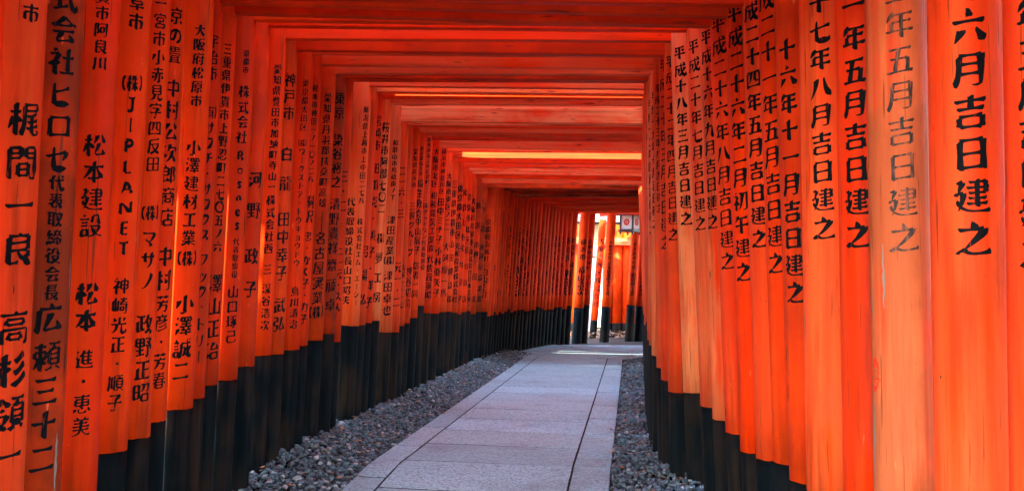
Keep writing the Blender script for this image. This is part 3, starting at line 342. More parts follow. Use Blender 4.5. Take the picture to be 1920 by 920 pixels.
DATES = ["平成十七年十一月吉日建之", "平成二十二年三月吉日建之", "平成十四年五月吉日建之", "平成九年七月吉日建之"]

# ------------------------------------------------------------------ helpers
def tag(o, label=None, cat=None, group=None, kind=None):
    if label: o["label"] = label
    if cat: o["category"] = cat
    if group: o["group"] = group
    if kind: o["kind"] = kind
    return o

def link(name, me, mat=None, parent=None):
    o = bpy.data.objects.new(name, me); COL.objects.link(o)
    if mat: me.materials.append(mat)
    if parent: o.parent = parent
    return o

def mesh(name, V, F, mat=None, parent=None, smooth=False):
    me = bpy.data.meshes.new(name); me.from_pydata([tuple(v) for v in V], [], F); me.update()
    if smooth: me.polygons.foreach_set("use_smooth", [True] * len(me.polygons))
    return link(name, me, mat, parent)

def empty(name, loc, rz=0):
    o = bpy.data.objects.new(name, None); COL.objects.link(o); o.location = loc; o.rotation_euler = (0, 0, rz)
    o.empty_display_size = .2
    return o

def unroll(px, py):
    """photo pixel -> pixel offsets from the principal point with the camera's roll taken out"""
    x, y = px - PPX, py - PPY
    c, s = math.cos(ROLL), math.sin(ROLL)
    return x * c + y * s, -x * s + y * c

def at(px, py, depth):
    x, y = unroll(px, py)
    return Vector((x / FPX * depth, depth, EYE - y / FPX * depth))

def ground_z(y):
    return -0.3 * min(1, max(0, (6.5 - y) / 4.0))

def bevel_box(name, cx, cy, cz, sx, sy, sz, mat, parent=None, bev=.006, rot=None):
    bm = bmesh.new(); bmesh.ops.create_cube(bm, size=1)
    for v in bm.verts: v.co = Vector((v.co.x * sx, v.co.y * sy, v.co.z * sz))
    if bev: bmesh.ops.bevel(bm, geom=bm.edges[:], offset=bev, segments=2, affect='EDGES', profile=.5)
    M = Matrix.Translation((cx, cy, cz)) @ (rot or Matrix.Identity(4))
    bm.transform(M)
    me = bpy.data.meshes.new(name); bm.to_mesh(me); bm.free()
    return link(name, me, mat, parent)

# ------------------------------------------------------------------ materials
class NT:
    def __init__(s, name):
        s.m = bpy.data.materials.new(name); s.m.use_nodes = True; s.t = s.m.node_tree; s.n = s.t.nodes
        s.p = s.n["Principled BSDF"]
    def new(s, typ, **kw):
        n = s.n.new("ShaderNode" + typ)
        for k, v in kw.items(): setattr(n, k, v)
        return n
    def put(s, sock, v):
        if isinstance(v, bpy.types.NodeSocket): s.t.links.new(v, sock)
        else: sock.default_value = v
    def coords(s, scale=(1, 1, 1), kind='Object', rand=True):
        tc = s.new("TexCoord"); mp = s.new("Mapping"); mp.inputs['Scale'].default_value = scale
        if rand:
            oi = s.new("ObjectInfo"); mu = s.new("VectorMath", operation='SCALE'); mu.inputs[0].default_value = (37, 91, 53)
            s.put(mu.inputs['Scale'], oi.outputs['Random'])
            ad = s.new("VectorMath", operation='ADD'); s.put(ad.inputs[0], tc.outputs[kind]); s.put(ad.inputs[1], mu.outputs[0])
            s.put(mp.inputs[0], ad.outputs[0])
        else: s.put(mp.inputs[0], tc.outputs[kind])
        return mp.outputs[0]
    def noise(s, vec, scale=5, detail=4, rough=.55):
        n = s.new("TexNoise"); s.put(n.inputs['Vector'], vec); n.inputs['Scale'].default_value = scale
        n.inputs['Detail'].default_value = detail; n.inputs['Roughness'].default_value = rough
        return n.outputs['Fac']
    def ramp(s, v, a, b, lo=0., hi=1.):
        n = s.new("MapRange"); n.interpolation_type = 'SMOOTHSTEP'; s.put(n.inputs[0], v)
        for i, x in zip((1, 2, 3, 4), (a, b, lo, hi)): n.inputs[i].default_value = x
        return n.outputs[0]
    def mix(s, f, a, b):
        n = s.new("Mix", data_type='RGBA'); s.put(n.inputs[0], f)
        s.put(n.inputs[6], a if isinstance(a, bpy.types.NodeSocket) else (*a, 1)); s.put(n.inputs[7], b if isinstance(b, bpy.types.NodeSocket) else (*b, 1))
        return n.outputs[2]
    def math(s, op, a, b=0.):
        n = s.new("Math", operation=op); s.put(n.inputs[0], a); s.put(n.inputs[1], b); return n.outputs[0]
    def attr(s, name):
        n = s.new("Attribute"); n.attribute_type = 'OBJECT'; n.attribute_name = name; return n.outputs['Fac']
    def bump(s, h, strength=.2, dist=.01):
        n = s.new("Bump"); n.inputs['Strength'].default_value = strength; n.inputs['Distance'].default_value = dist
        s.put(n.inputs['Height'], h); s.put(s.p.inputs['Normal'], n.outputs[0])
    def done(s, base, rough=.5, spec=.5):
        s.put(s.p.inputs['Base Color'], base if isinstance(base, bpy.types.NodeSocket) else (*base, 1))
        s.put(s.p.inputs['Roughness'], rough); s.p.inputs['Specular IOR Level'].default_value = spec
        return s.m

def paint_material(name, stretch, wear=1.):
    """vermilion lacquer on timber; object properties fade / dark drive sun-bleached and weathered pieces"""
    t = NT(name)
    grain = t.coords(stretch)
    fine = t.noise(grain, 60, 3)                       # thin lines along the grain
    broad = t.noise(grain, 9, 4)
    blot = t.noise(t.coords((1, 1, 1)), 3.0, 5, .6)
    oi = t.new("ObjectInfo").outputs['Random']
    col = t.mix(oi, (.78, .030, .0012), (.86, .062, .003))
    col = t.mix(t.ramp(blot, .35, .7, 0, .5), col, (.62, .018, .001))
    col = t.mix(t.ramp(broad, .45, .75, 0, .35), col, (.86, .10, .006))
    fade_lit = t.math('MULTIPLY', t.attr("fade"), t.ramp(t.math('ADD', t.math('MULTIPLY', broad, .6), t.math('MULTIPLY', blot, .5)), .35, .62))
    col = t.mix(fade_lit, col, (.84, .27, .10))
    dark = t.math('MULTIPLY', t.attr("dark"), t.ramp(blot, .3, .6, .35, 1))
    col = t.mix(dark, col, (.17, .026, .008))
    streak = t.math('MULTIPLY', t.ramp(fine, .62, .75), t.ramp(blot, .42, .62))   # peeled lines of bare grey wood
    col = t.mix(t.math('MULTIPLY', streak, t.math('ADD', t.math('MULTIPLY', t.attr("dark"), 1.0 * wear), .36 * wear)), col, (.16, .07, .03))
    crack = t.ramp(t.noise(t.coords((stretch[0] * 2.2, stretch[1] * 2.2, stretch[2] * 1.4)), 14, 2), .67, .695)
    col = t.mix(t.math('MULTIPLY', crack, .7), col, (.10, .03, .015))
    grime = t.math('MULTIPLY', t.ramp(t.noise(t.coords((stretch[0] * .8, stretch[1] * .8, stretch[2] * 1.6)), 5, 6, .65), .52, .70), .68)
    col = t.mix(grime, col, (.30, .028, .006))
    chip = t.ramp(t.noise(t.coords((stretch[0] * .55, stretch[1] * .55, stretch[2] * 3)), 16, 5, .6), .69, .71)
    col = t.mix(t.math('MULTIPLY', chip, .75), col, (.86, .16, .05))
    speck = t.ramp(t.noise(t.coords(), 55, 2), .74, .78)
    col = t.mix(t.math('MULTIPLY', speck, .6), col, (.14, .03, .015))
    t.bump(t.math('ADD', t.math('ADD', t.math('MULTIPLY', fine, .6), broad), t.math('MULTIPLY', crack, -1.5)), .35, .005)
    return t.done(col, t.ramp(broad, .3, .7, .42, .62), .05)

M = {}
M['paint'] = paint_material("vermilion_paint", (3, 3, .12))
M['beam'] = paint_material("vermilion_beam_paint", (.15, 2.2, 2.2), .35)
t = NT("black_paint")
g = t.coords((3, 3, .15)); b1 = t.noise(g, 10, 5); b2 = t.noise(t.coords(), 2.5, 5)
c = t.mix(t.ramp(b1, .4, .75), (.0018, .0045, .0065), (.0055, .0095, .012))
c = t.mix(t.math('MULTIPLY', t.ramp(b2, .42, .62), t.ramp(b1, .33, .58)), c, (.019, .013, .010))
t.bump(b1, .3, .005)
M['black'] = t.done(c, .6, .03)
t = NT("ink"); c = t.mix(t.noise(t.coords(), 30, 3), (.002, .0035, .005), (.008, .011, .014))
c = t.mix(t.ramp(t.noise(t.coords((3, 3, .6)), 26, 4, .65), .63, .72, 0, .75), c, (.30, .03, .008)); M['ink'] = t.done(c, .55, .03)
t = NT("faded_ink"); M['ink_faded'] = t.done(t.mix(t.ramp(t.noise(t.coords((2, 2, .4)), 40, 3), .42, .72), (.012, .012, .013), (.24, .075, .04)), .6, .3)

t = NT("bare_wood"); c = t.mix(t.noise(t.coords((6, 6, .3)), 12, 4), (.16, .13, .11), (.34, .27, .22)); M['bare'] = t.done(c, .8, .1)
t = NT("dark_crack"); M['crack'] = t.done((.05, .02, .012), .9, .05)
t = NT("touch_up_paint"); M['touch'] = t.done((.72, .028, .004), .5, .1)
t = NT("granite")
gi = t.new("NewGeometry").outputs['Random Per Island']
oc = t.coords(rand=False)
n1 = t.noise(oc, 48, 5, .8); n2 = t.noise(oc, 2.2, 5, .6); n3 = t.noise(oc, 80, 3, .7)
c = t.mix(n2, (.37, .55, .585), (.42, .605, .64)); c = t.mix(t.math('MULTIPLY', gi, .8), c, (.26, .375, .40))
c = t.mix(t.ramp(n1, .44, .62, 0, .85), c, (.13, .185, .205)); c = t.mix(t.ramp(n3, .58, .72, 0, .8), c, (.66, .70, .73))
c = t.mix(t.ramp(t.noise(oc, 1.3, 6, .65), .5, .72, 0, .55), c, (.17, .18, .19))
t.bump(t.math('ADD', n1, t.math('MULTIPLY', n2, .8)), .5, .004)
M['granite'] = t.done(c, .75, .35)
t = NT("earth"); oc = t.coords(rand=False); n1 = t.noise(oc, 3, 6); n2 = t.noise(oc, 40, 4)
c = t.mix(n1, (.035, .027, .02), (.085, .065, .05)); c = t.mix(t.ramp(n2, .5, .7, 0, .6), c, (.03, .026, .024)); t.bump(n2, .6, .02)
M['earth'] = t.done(c, .9, .2)
t = NT("joint_soil"); M['joint'] = t.done(t.mix(t.noise(t.coords(rand=False), 30, 4), (.012, .012, .012), (.04, .036, .03)), .95, .05)
t = NT("pebble"); gi = t.new("NewGeometry").outputs['Random Per Island']
c = t.mix(t.ramp(gi, 0, .75), (.024, .046, .060), (.11, .16, .19)); c = t.mix(t.ramp(gi, .93, .97), c, (.36, .37, .37))
gi2 = t.math('FRACT', t.math('MULTIPLY', gi, 17.3)); c = t.mix(t.ramp(gi2, .86, .92, 0, .7), c, (.10, .085, .065))
c = t.mix(t.ramp(t.noise(t.coords(rand=False), 90, 3), .45, .7, 0, .5), c, (.05, .055, .06))
M['pebble'] = t.done(c, .55, .4)
t = NT("dry_leaf"); gi = t.new("NewGeometry").outputs['Random Per Island']
c = t.mix(gi, (.28, .085, .03), (.36, .20, .10)); c = t.mix(t.ramp(t.math('FRACT', t.math('MULTIPLY', gi, 9.7)), .6, .9), c, (.42, .33, .26))
M['leaf_litter'] = t.done(c, .7, .3)
t = NT("foliage"); gi = t.new("NewGeometry").outputs['Random Per Island']
M['foliage'] = t.done(t.mix(gi, (.025, .055, .014), (.075, .12, .03)), .6, .3)
t = NT("bark"); M['bark'] = t.done(t.mix(t.noise(t.coords((4, 4, .5)), 8, 5), (.05, .035, .025), (.12, .09, .065)), .9, .2)
t = NT("white_plaster"); M['plaster'] = t.done(t.mix(t.noise(t.coords(), 4, 5), (.50, .49, .45), (.58, .57, .53)), .8, .2)
t = NT("cream_plaster"); M['cream'] = t.done(t.mix(t.noise(t.coords(), 4, 5), (.62, .50, .28), (.70, .58, .36)), .8, .2)
t = NT("grey_tile"); M['tile'] = t.done(t.mix(t.noise(t.coords((1, 1, 1)), 12, 4), (.07, .085, .10), (.15, .17, .19)), .6, .4)
t = NT("window_glass"); M['glass'] = t.done((.25, .30, .30), .1, .6)
t = NT("black_iron"); M['iron'] = t.done((.012, .014, .016), .45, .5)
t = NT("lantern_paper"); M['paper'] = t.done((.82, .80, .76), .7, .2)
t = NT("red_emblem"); M['emblem'] = t.done((.62, .07, .03), .6, .3)

# ------------------------------------------------------------------ brush lettering
def all_chars():
    s = set('有株')
    for L in LEFT_TEXT:
        for _, segs in L:
            for seg in segs: s |= set(seg[0])
    for a, b_ in FAR_TEXT: s |= set(a + b_)
    for R in RIGHT_TEXT:
        for seg in R: s |= set(seg[0])
    for d in DATES: s |= set(d)
    return [c for c in sorted(s) if c not in '㈱㈲']
GLYPHS = {}                                  # centre lines of the strokes, 120 units to the em
for ch, ss in zip(all_chars(), GLYPH_STROKES):
    GLYPHS[ch] = [[(s[k] / 120 * 1.04 - .02, s[k + 1] / 120 * 1.04 - .12) for k in range(0, len(s), 2)] for s in ss]

def compose(ch):
    if ch in '㈱㈲':
        inner = GLYPHS['株' if ch == '㈱' else '有']
        out = [[(.15 + .7 * x, y) for x, y in s] for s in inner]
        arc = [(.05, .80), (-.03, .62), (-.05, .40), (-.02, .2), (.07, .0)]
        return out + [arc, [(1 - x, y) for x, y in arc]]
    if ch == 'J': return [[(.32, .72), (.68, .72)], [(.54, .72), (.54, .22), (.50, .10), (.42, .05)], [(.30, .14), (.36, .06), (.42, .05)]]
    return GLYPHS.get(ch, [])

def brush(ch, rnd, weight=1.0):
    """calligraphic outlines of a character: per stroke a list of (left, right) outline pairs in the em square, centred on 0"""
    st = compose(ch); slant = rnd.slant
    total = sum(math.dist(s[k], s[k + 1]) for s in st for k in range(len(s) - 1)) or 1
    dens = min(1.0, max(.52, 1.2 - .085 * total)) * weight * 1.52
    res = []
    for s in st:
        P = [np.array(((x - .5) * .97, (y - .38) + slant * (x - .5))) for x, y in s]
        P = [p + np.array((rnd.gauss(0, .006), rnd.gauss(0, .006))) for p in P]
        for _ in range(2):                                   # soften the polyline
            if len(P) > 2:
                Q = [P[0]]
                for k in range(len(P) - 1):
                    a, b_ = P[k], P[k + 1]
                    if k: Q.append(a * .75 + b_ * .25)
                    if k < len(P) - 2: Q.append(a * .25 + b_ * .75)
                P = Q + [P[-1]]
        seg = [float(np.hypot(*(P[k + 1] - P[k]))) for k in range(len(P) - 1)]; L = sum(seg)
        if L < .02: continue
        d = P[-1] - P[0]; ang = math.degrees(math.atan2(d[1], d[0]))
        if abs(ang) < 30: kind, w0 = 'h', .074
        elif -125 > ang > -150 or -102 >= ang > -150 and L > .16: kind, w0 = 'pie', .118
        elif -80 < ang <= -25 and L > .2: kind, w0 = 'na', .12
        else: kind, w0 = 'v', .116
        if L < .17: kind, w0 = 'dot', .105
        n = max(5, min(14, int(L / .06) + 3))
        ts = [k / (n - 1) for k in range(n)]
        ts = sorted(set([0, .04, .1] + ts + [.9, .96, 1]))
        pairs = []
        for tt in ts:
            q = tt * L; k = 0
            while k < len(seg) - 1 and q > seg[k]: q -= seg[k]; k += 1
            a, b_ = P[k], P[k + 1]; e = (b_ - a) / max(seg[k], 1e-6); pt = a + e * q
            nrm = np.array((-e[1], e[0]))
            if kind == 'h': wd = 1.15 - .5 * math.sin(math.pi * tt) + .35 * max(0, tt - .75) / .25
            elif kind == 'v': wd = 1.12 - .22 * math.sin(math.pi * min(1, tt * 1.2)) - .1 * tt
            elif kind == 'pie': wd = 1.2 * (1 - tt) ** .75 + .12
            elif kind == 'na': wd = .45 + .95 * min(1, tt / .78) ** 1.4 if tt < .8 else max(.08, 1.4 * (1 - (tt - .8) / .2) ** .8)
            else: wd = .5 + .8 * tt
            cap = min(1, math.sqrt(max(0, 1 - (1 - min(1, tt * L / (w0 * dens * .55))) ** 2)) + .25)
            cap2 = 1 if kind in ('pie', 'na') else min(1, math.sqrt(max(0, 1 - (1 - min(1, (1 - tt) * L / (w0 * dens * .5))) ** 2)) + .22)
            hw = .5 * w0 * dens * wd * cap * cap2 * (1 + rnd.gauss(0, .03))
            sl = e * hw * .55 if tt < .05 else (e * hw * -.4 if tt > .95 and kind in 'hv' else 0 * e)
            pairs.append((pt + nrm * hw - sl, pt - nrm * hw + sl))
        res.append(pairs)
    return res

def inscription(parent, items, rfun, phi, mat, weight=1.0):
    """items: (char, height on the post, glyph size, column offset in m); wrapped on the post's round face at angle phi; each line of writing its own mesh"""
    run = []
    for it in items:
        if run and (abs(it[1] - run[-1][1]) > 1.2 * max(it[2], run[-1][2]) or it[1] > run[-1][1] or abs(it[2] - run[-1][2]) > .12 * it[2]):
            inscribe(parent, run, rfun, phi, mat, weight); run = []
        run.append(it)
    inscribe(parent, run, rfun, phi, mat, weight)

def inscribe(parent, items, rfun, phi, mat, weight):
    V, F = [], []; rnd = random.Random(int(abs(phi) * 1000) + len(items) * 77 + int(items[0][1] * 1000)); rnd.slant = rnd.uniform(.07, .15); weight *= rnd.uniform(.9, 1.12)
    for ch, h, size, du in items:
        if ch == '・' or ch == '.':
            c0 = len(V)
            for k in range(10):
                a = k * math.tau / 10; u = du + .09 * size * math.cos(a); zz = h + .09 * size * math.sin(a)
                r = rfun(zz) + .0016; V.append((r * math.cos(phi + u / r), r * math.sin(phi + u / r), zz))
            F.append(tuple(range(c0, c0 + 10))); continue
        if ch in 'ー、' :
            strokes = [[(np.array((.045 + .02 * (k in (0, 4)), .36 - .18 * k)), np.array((-.045, .36 - .18 * k))) for k in range(5)]] if ch == 'ー' else \
                      [[(np.array((.05, .16)), np.array((-.02, .18))), (np.array((.14, .03)), np.array((.03, .0)))]]
            strokes = [[(b_, a) for a, b_ in s] for s in strokes]
        else: strokes = brush(ch, rnd, weight)
        for si, pairs in enumerate(strokes):
            lift = .0012 + .00011 * si; c0 = len(V)
            for a, b_ in pairs:
                for p in (a, (a + b_) / 2, b_):
                    zz = h + p[1] * size; r = rfun(zz) + lift; q = phi + (du + p[0] * size) / r
                    V.append((r * math.cos(q), r * math.sin(q), zz))
            for k in range(len(pairs) - 1):
                o = c0 + 3 * k; F.append((o, o + 1, o + 4, o + 3)); F.append((o + 1, o + 2, o + 5, o + 4))
    if not F: return None
    return mesh("inscription", V, F, mat, parent)

# ------------------------------------------------------------------ torii gates
SEG = 36
def post_meshes(parent_torii, loc, lean_dir, lean, L, hb, r0, fade_lit, dark):
    """a leaning round post: red shaft and black foot, its own local z up the shaft"""
    rt = r0 * .93
    rfun = lambda z: r0 + (rt - r0) * (z / L)
    def lathe(name, z0, z1, dr, mat, parent, ragged=0):
        V, F = [], []; rings = 8
        rr = random.Random(name + str(loc))
        for j in range(rings + 1):
            z = z0 + (z1 - z0) * j / rings
            for k in range(SEG):
                a = k * math.tau / SEG; zz = z
                r = rfun(z) + dr
                if ragged and j == 0: zz += rr.uniform(-ragged, ragged)
                V.append((r * math.cos(a), r * math.sin(a), zz))
        for j in range(rings):
            for k in range(SEG):
                F.append((j * SEG + k, j * SEG + (k + 1) % SEG, (j + 1) * SEG + (k + 1) % SEG, (j + 1) * SEG + k))
        F.append(tuple(range(SEG))[::-1]); F.append(tuple(rings * SEG + k for k in range(SEG)))
        o = mesh(name, V, F, mat, parent); me = o.data
        me.polygons.foreach_set("use_smooth", [len(p.vertices) == 4 for p in me.polygons])
        return o
    post = lathe("post", hb, L, 0, M['paint'], parent_torii, .002)
    post.location = loc
    ax = Vector((-lean_dir[1], lean_dir[0], 0))
    post.rotation_mode = 'QUATERNION'; post.rotation_quaternion = Matrix.Rotation(lean, 3, ax).to_quaternion()
    post["fade"] = fade_lit; post["dark"] = dark
    foot = lathe("post_foot", -.15, hb - .004, -.0015, M['black'], post)
    return post, rfun

def build_torii(label, base, th, left, right, hn, nuki_h=.13, posts=(None, None), cat="torii gate", lean=RAD(2.1), fade_lit=(0, 0, 0), dark=(0, 0, 0)):
    """base: world point; th: heading of the tunnel (0 = +Y, positive to the right); left, right: post feet, distance from base along the gate;
    hn: underside of the tie beam above the ground; posts: per side dict(hb, r)"""
    T = empty("torii_gate", base, -th)
    tag(T, label, cat, "torii gates lining the path")
    out = []
    gap = random.uniform(.26, .34)
    top = hn + nuki_h + gap
    for side, x in ((1, left), (-1, right)):
        pd = posts[0 if side == 1 else 1] or {}
        hb = pd.get('hb', random.uniform(.84, .96)); r = pd.get('r', random.uniform(.096, .105))
        post, rf = post_meshes(T, (x, 0, 0), (side, 0), pd.get('lean', lean), top + .01, hb, r, fade_lit[0 if side == 1 else 1], dark[0 if side == 1 else 1])
        out.append((post, rf, r))
    dx = math.tan(lean) * hn
    xl, xr = left + dx, right - dx
    tilt = Matrix.Rotation(random.uniform(-.006, .006), 4, 'Y')
    mx = (xl + xr) / 2; w_ = xr - xl
    nk = bevel_box("tie_beam", mx, random.uniform(-.012, .012), hn + nuki_h / 2, w_ + .62, random.uniform(.05, .066), nuki_h, M['beam'], T, .005, tilt)
    lt = bevel_box("lintel", mx, 0, top + .07, w_ + .92, .12 if base[1] < 13 else .092, .14, M['beam'], T, .006, tilt)
    # upper lintel: gently upturned ends, black capping on top
    n = 14; V, F = [], []; W = w_ + 1.25; D = .155 if base[1] < 13 else .118
    for j in range(n + 1):
        u = j / n * 2 - 1; x = mx + u * W / 2; z = top + .142 + .075 * abs(u) ** 2.6; hh = .12
        V += [(x, -D / 2, z), (x, D / 2, z), (x, D / 2, z + hh), (x, -D / 2, z + hh)]
    for j in range(n):
        a = 4 * j
        for q in range(4): F.append((a + q, a + 4 + q, a + 4 + (q + 1) % 4, a + (q + 1) % 4))
    F += [(3, 2, 1, 0), (4 * n, 4 * n + 1, 4 * n + 2, 4 * n + 3)]
    ul = mesh("upper_lintel", V, F, M['beam'], T)
    V2 = []
    for j in range(n + 1):
        u = j / n * 2 - 1; x = mx + u * (W / 2 + .02); z = top + .142 + .075 * abs(u) ** 2.6 + .122; d2 = D / 2 + .025
        V2 += [(x, -d2, z), (x, d2, z), (x, 0, z + .045), (x, 0, z + .044)]
    mesh("ridge_cap", V2, F, M['black'], ul)
    for o, f, d in ((nk, fade_lit[2], dark[2]), (lt, fade_lit[2], dark[2]), (ul, fade_lit[2] * .6, dark[2])):
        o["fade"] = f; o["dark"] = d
    return T, out

# left posts: (inner edge x at row 540, row of the red/black line), right posts the same; depths and beam undersides
LEFT = [(67, 0), (136, 0), (204, 928), (259, 840), (299, 815), (327, 785), (377, 762), (396.5, 743), (421, 718), (454, 710), (483, 685), (513, 665), (536, 663),
        (565, 655), (580, 647), (608.5, 637), (630, 625), (642, 640), (676, 610), (688, 608), (700, 604), (715, 600), (738, 622), (752, 622), (761, 610), (772, 605),
        (785, 595), (797, 572), (811, 586), (826, 587), (839, 584), (849, 583), (860, 585), (868, 588), (877, 584), (885, 582), (895, 588), (905, 584)]
RIGHT = [(1753, 0), (1636, 0), (1578, 0), (1508, 0), (1470, 0), (1440, 0), (1408, 857), (1378, 844), (1350, 808), (1325, 782), (1302, 757), (1271, 731), (1247, 731),
         (1235, 709), (1226, 686), (1218, 664), (1213, 645), (1210, 635)]
DEPTH = [2.84, 3.09, 3.38, 3.67, 3.91, 4.10, 4.48, 4.65, 4.88, 5.24, 5.59, 6.01, 6.23, 6.53, 6.69, 7.02, 7.29, 7.45, 7.95, 8.15, 8.35, 8.60, 9.06, 9.36, 9.56, 9.80,
         10.1, 10.45, 10.8, 11.3, 11.7, 12.1, 12.5, 12.8, 13.2, 13.5, 14.0, 14.5]
BEAM_Y = [-250, -200, -150, -100, -70, -40, 3, 21, 38, 46, 54, 75.5, 100, 104, 126, 139, 149, 152, 164.5, 174, 185, 195.5, 229, 234, 239, 246, 254.5, 261.5, 277, 283, 295,
          304, 312, 319, 325, 333, 342, 350]
# pale / dark of left post, right post, beams: wear plus painted-in light and shade
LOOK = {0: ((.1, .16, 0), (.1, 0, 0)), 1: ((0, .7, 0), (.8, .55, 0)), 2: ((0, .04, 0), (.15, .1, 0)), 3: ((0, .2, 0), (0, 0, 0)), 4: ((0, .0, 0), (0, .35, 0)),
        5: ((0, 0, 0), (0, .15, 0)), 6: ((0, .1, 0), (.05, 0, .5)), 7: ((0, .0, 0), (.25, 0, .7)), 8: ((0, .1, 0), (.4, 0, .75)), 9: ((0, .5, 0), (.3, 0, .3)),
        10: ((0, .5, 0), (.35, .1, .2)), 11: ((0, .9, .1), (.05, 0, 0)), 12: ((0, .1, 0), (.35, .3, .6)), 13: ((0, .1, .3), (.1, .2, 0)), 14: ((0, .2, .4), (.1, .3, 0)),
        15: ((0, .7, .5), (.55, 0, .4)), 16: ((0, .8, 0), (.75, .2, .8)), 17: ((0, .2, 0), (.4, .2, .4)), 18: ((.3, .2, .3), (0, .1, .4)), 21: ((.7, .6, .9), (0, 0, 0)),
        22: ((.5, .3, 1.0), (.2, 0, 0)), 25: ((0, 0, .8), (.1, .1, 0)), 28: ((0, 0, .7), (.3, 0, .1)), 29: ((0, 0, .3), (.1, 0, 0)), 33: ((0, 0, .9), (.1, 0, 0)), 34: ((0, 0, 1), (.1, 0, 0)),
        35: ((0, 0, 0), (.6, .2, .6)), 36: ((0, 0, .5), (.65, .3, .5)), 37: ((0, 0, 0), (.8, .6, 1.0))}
LABELS = [
 "nearest gate in full view, its left post bearing a name in very large brush characters",
 "weathered gate with greyed flaking left post and pale pinkish right post of smeared writing",
 "gate right behind the greyed one, its deep red left post ending in paired names",
 "gate with Roman capitals down its left post and a pale right post dated August",
 "gate behind the Roman capitals one, a small village address topping its left post",
 "gate whose half hidden left post shows a shop title starting with a tatami mark",
 "broad red gate with an Osaka address and a building materials firm on its left post",
 "narrow gate whose left post shows only halves of katakana, behind the building materials one",
 "dim gate with a long small Mie address running down its brownish left post",
 "gate whose left post mixes Kyoto characters with one word in upright Roman letters",
 "gate with just four large widely spaced characters on its left post",
 "bright red gate with whitish bleached right post and two small columns of Aichi writing",
 "gate from Kobe with a white dragon name in bold characters on its left post",
 "bright gate with thin katakana dotted down its left post, behind the white dragon one",
 "narrow gate with a Matsumoto address squeezed at its left post edge",
 "brownish gate with an Aichi address above a Nagoya firm in bold on its left post",
 "dark weathered gate with a Tokyo name in spaced characters and grey beam",
 "gate with nearly all writing hidden, behind the dark weathered Tokyo one",
 "wide bright gate with two columns of writing side by side on its left post",
 "slim gate right behind the one with two columns of writing",
 "slim gate with a Miyazaki address and its lower characters half covered",
 "gate with a glowing pale left post top and widely spaced Sakurai address",
 "gate with the thick bleached beam and a low black foot, bearing a Wakayama address",
 "gate behind the thick bleached beam, its left post almost without readable writing",
 "second gate behind the thick bleached beam, with tiny marks on its left post edge",
 "gate with a katakana group name below a Takahama address, under a pinkish beam",
 "gate with a church group inscription and the line of all believers at the foot",
 "gate whose tall black foot rises above its neighbours, with very small writing",
 "gate bearing an Osaka electric works inscription in mid sized characters",
 "gate with a Yokohama address and two women's names on its left post",
 "gate right behind the two women's names, with a horse character at the end",
]
ORD = ["first", "second", "third", "fourth", "fifth", "sixth", "seventh", "eighth", "ninth", "tenth", "eleventh", "twelfth", "thirteenth", "fourteenth", "fifteenth", "sixteenth",
       "seventeenth", "eighteenth", "nineteenth", "twentieth", "twenty first", "twenty second", "twenty third", "twenty fourth", "twenty fifth", "twenty sixth", "twenty seventh", "twenty eighth",
       "twenty ninth", "thirtieth", "thirty first", "thirty second", "thirty third", "thirty fourth", "thirty fifth", "thirty sixth", "thirty seventh", "thirty eighth", "thirty ninth", "fortieth"]
LABELS += [ORD[k] + " gate behind the one ending in a horse character, small and red" for k in range(7)]
LABELS_BEHIND = ["gate nearest the viewer, only an edge of its bright right post showing", "unlettered gate beside the viewer at the open end of the tunnel"]
def LABELS_BEND(k): return ORD[k] + " small dark red gate along the curve at the far end of the path"
TREES = [(-7, 31, 1.0, "evergreen tree beyond the far bend, westmost of its row"), (-1, 34, 1.1, "evergreen tree behind the white garden wall"), (7, 35, 1.15, "evergreen tree behind the cream house"),
 (13, 30, 1.0, "evergreen tree past the end of the house"), (-7.5, 20, 1.0, "evergreen tree outside the curve of gates"), (-6.5, 9.4, 1.05, "evergreen tree outside the middle of the lettered wall"),
 (-6.3, 3.2, 1.0, "evergreen tree outside the near lettered wall"), (8.6, 15, 1.0, "evergreen tree outside the inner side of the bend"), (8.4, 8, 1.05, "evergreen tree outside the dated posts"), (8.2, 0, 1.0, "evergreen tree outside the dated posts near the open end"),
 (-2.0, -6.0, 1.05, "evergreen tree shading the open end of the tunnel"), (-6.2, -.8, 1.05, "evergreen tree beside the approach to the tunnel"), (-6.5, 6.3, 1.0, "evergreen tree between the two outside the lettered wall"), (3.9, 15.5, 1.25, "evergreen tree inside the crook of the bend"), (6.4, -8.5, 1.1, "evergreen tree right of the approach, set back"), (9.5, -5.0, 1.15, "evergreen tree farthest out on the approach side"), (2.6, -11.5, 1.2, "tall evergreen tree closing the view behind the viewer"), (4.6, -4.0, 1.1, "evergreen tree standing back from the open end")]  # approach and crook trees added out of view to block sun and sky


def text_items(segs, depth, px, foot, size_k=.94, du=0., cap=9.):
    items = []
    for s, y0, y1 in segs:
        n = len(s)
        pitch = (y1 - y0) / (n - 1) if n > 1 else None
        if pitch is None:
            pitch = text_items.last
        text_items.last = pitch
        size = min(cap, pitch / FPX * depth * size_k)
        for k, ch in enumerate(s):
            z = at(px, y0 + k * pitch if n > 1 else y0, depth).z - foot
            items.append((ch, z, size, du * size))
    return items
text_items.last = 40

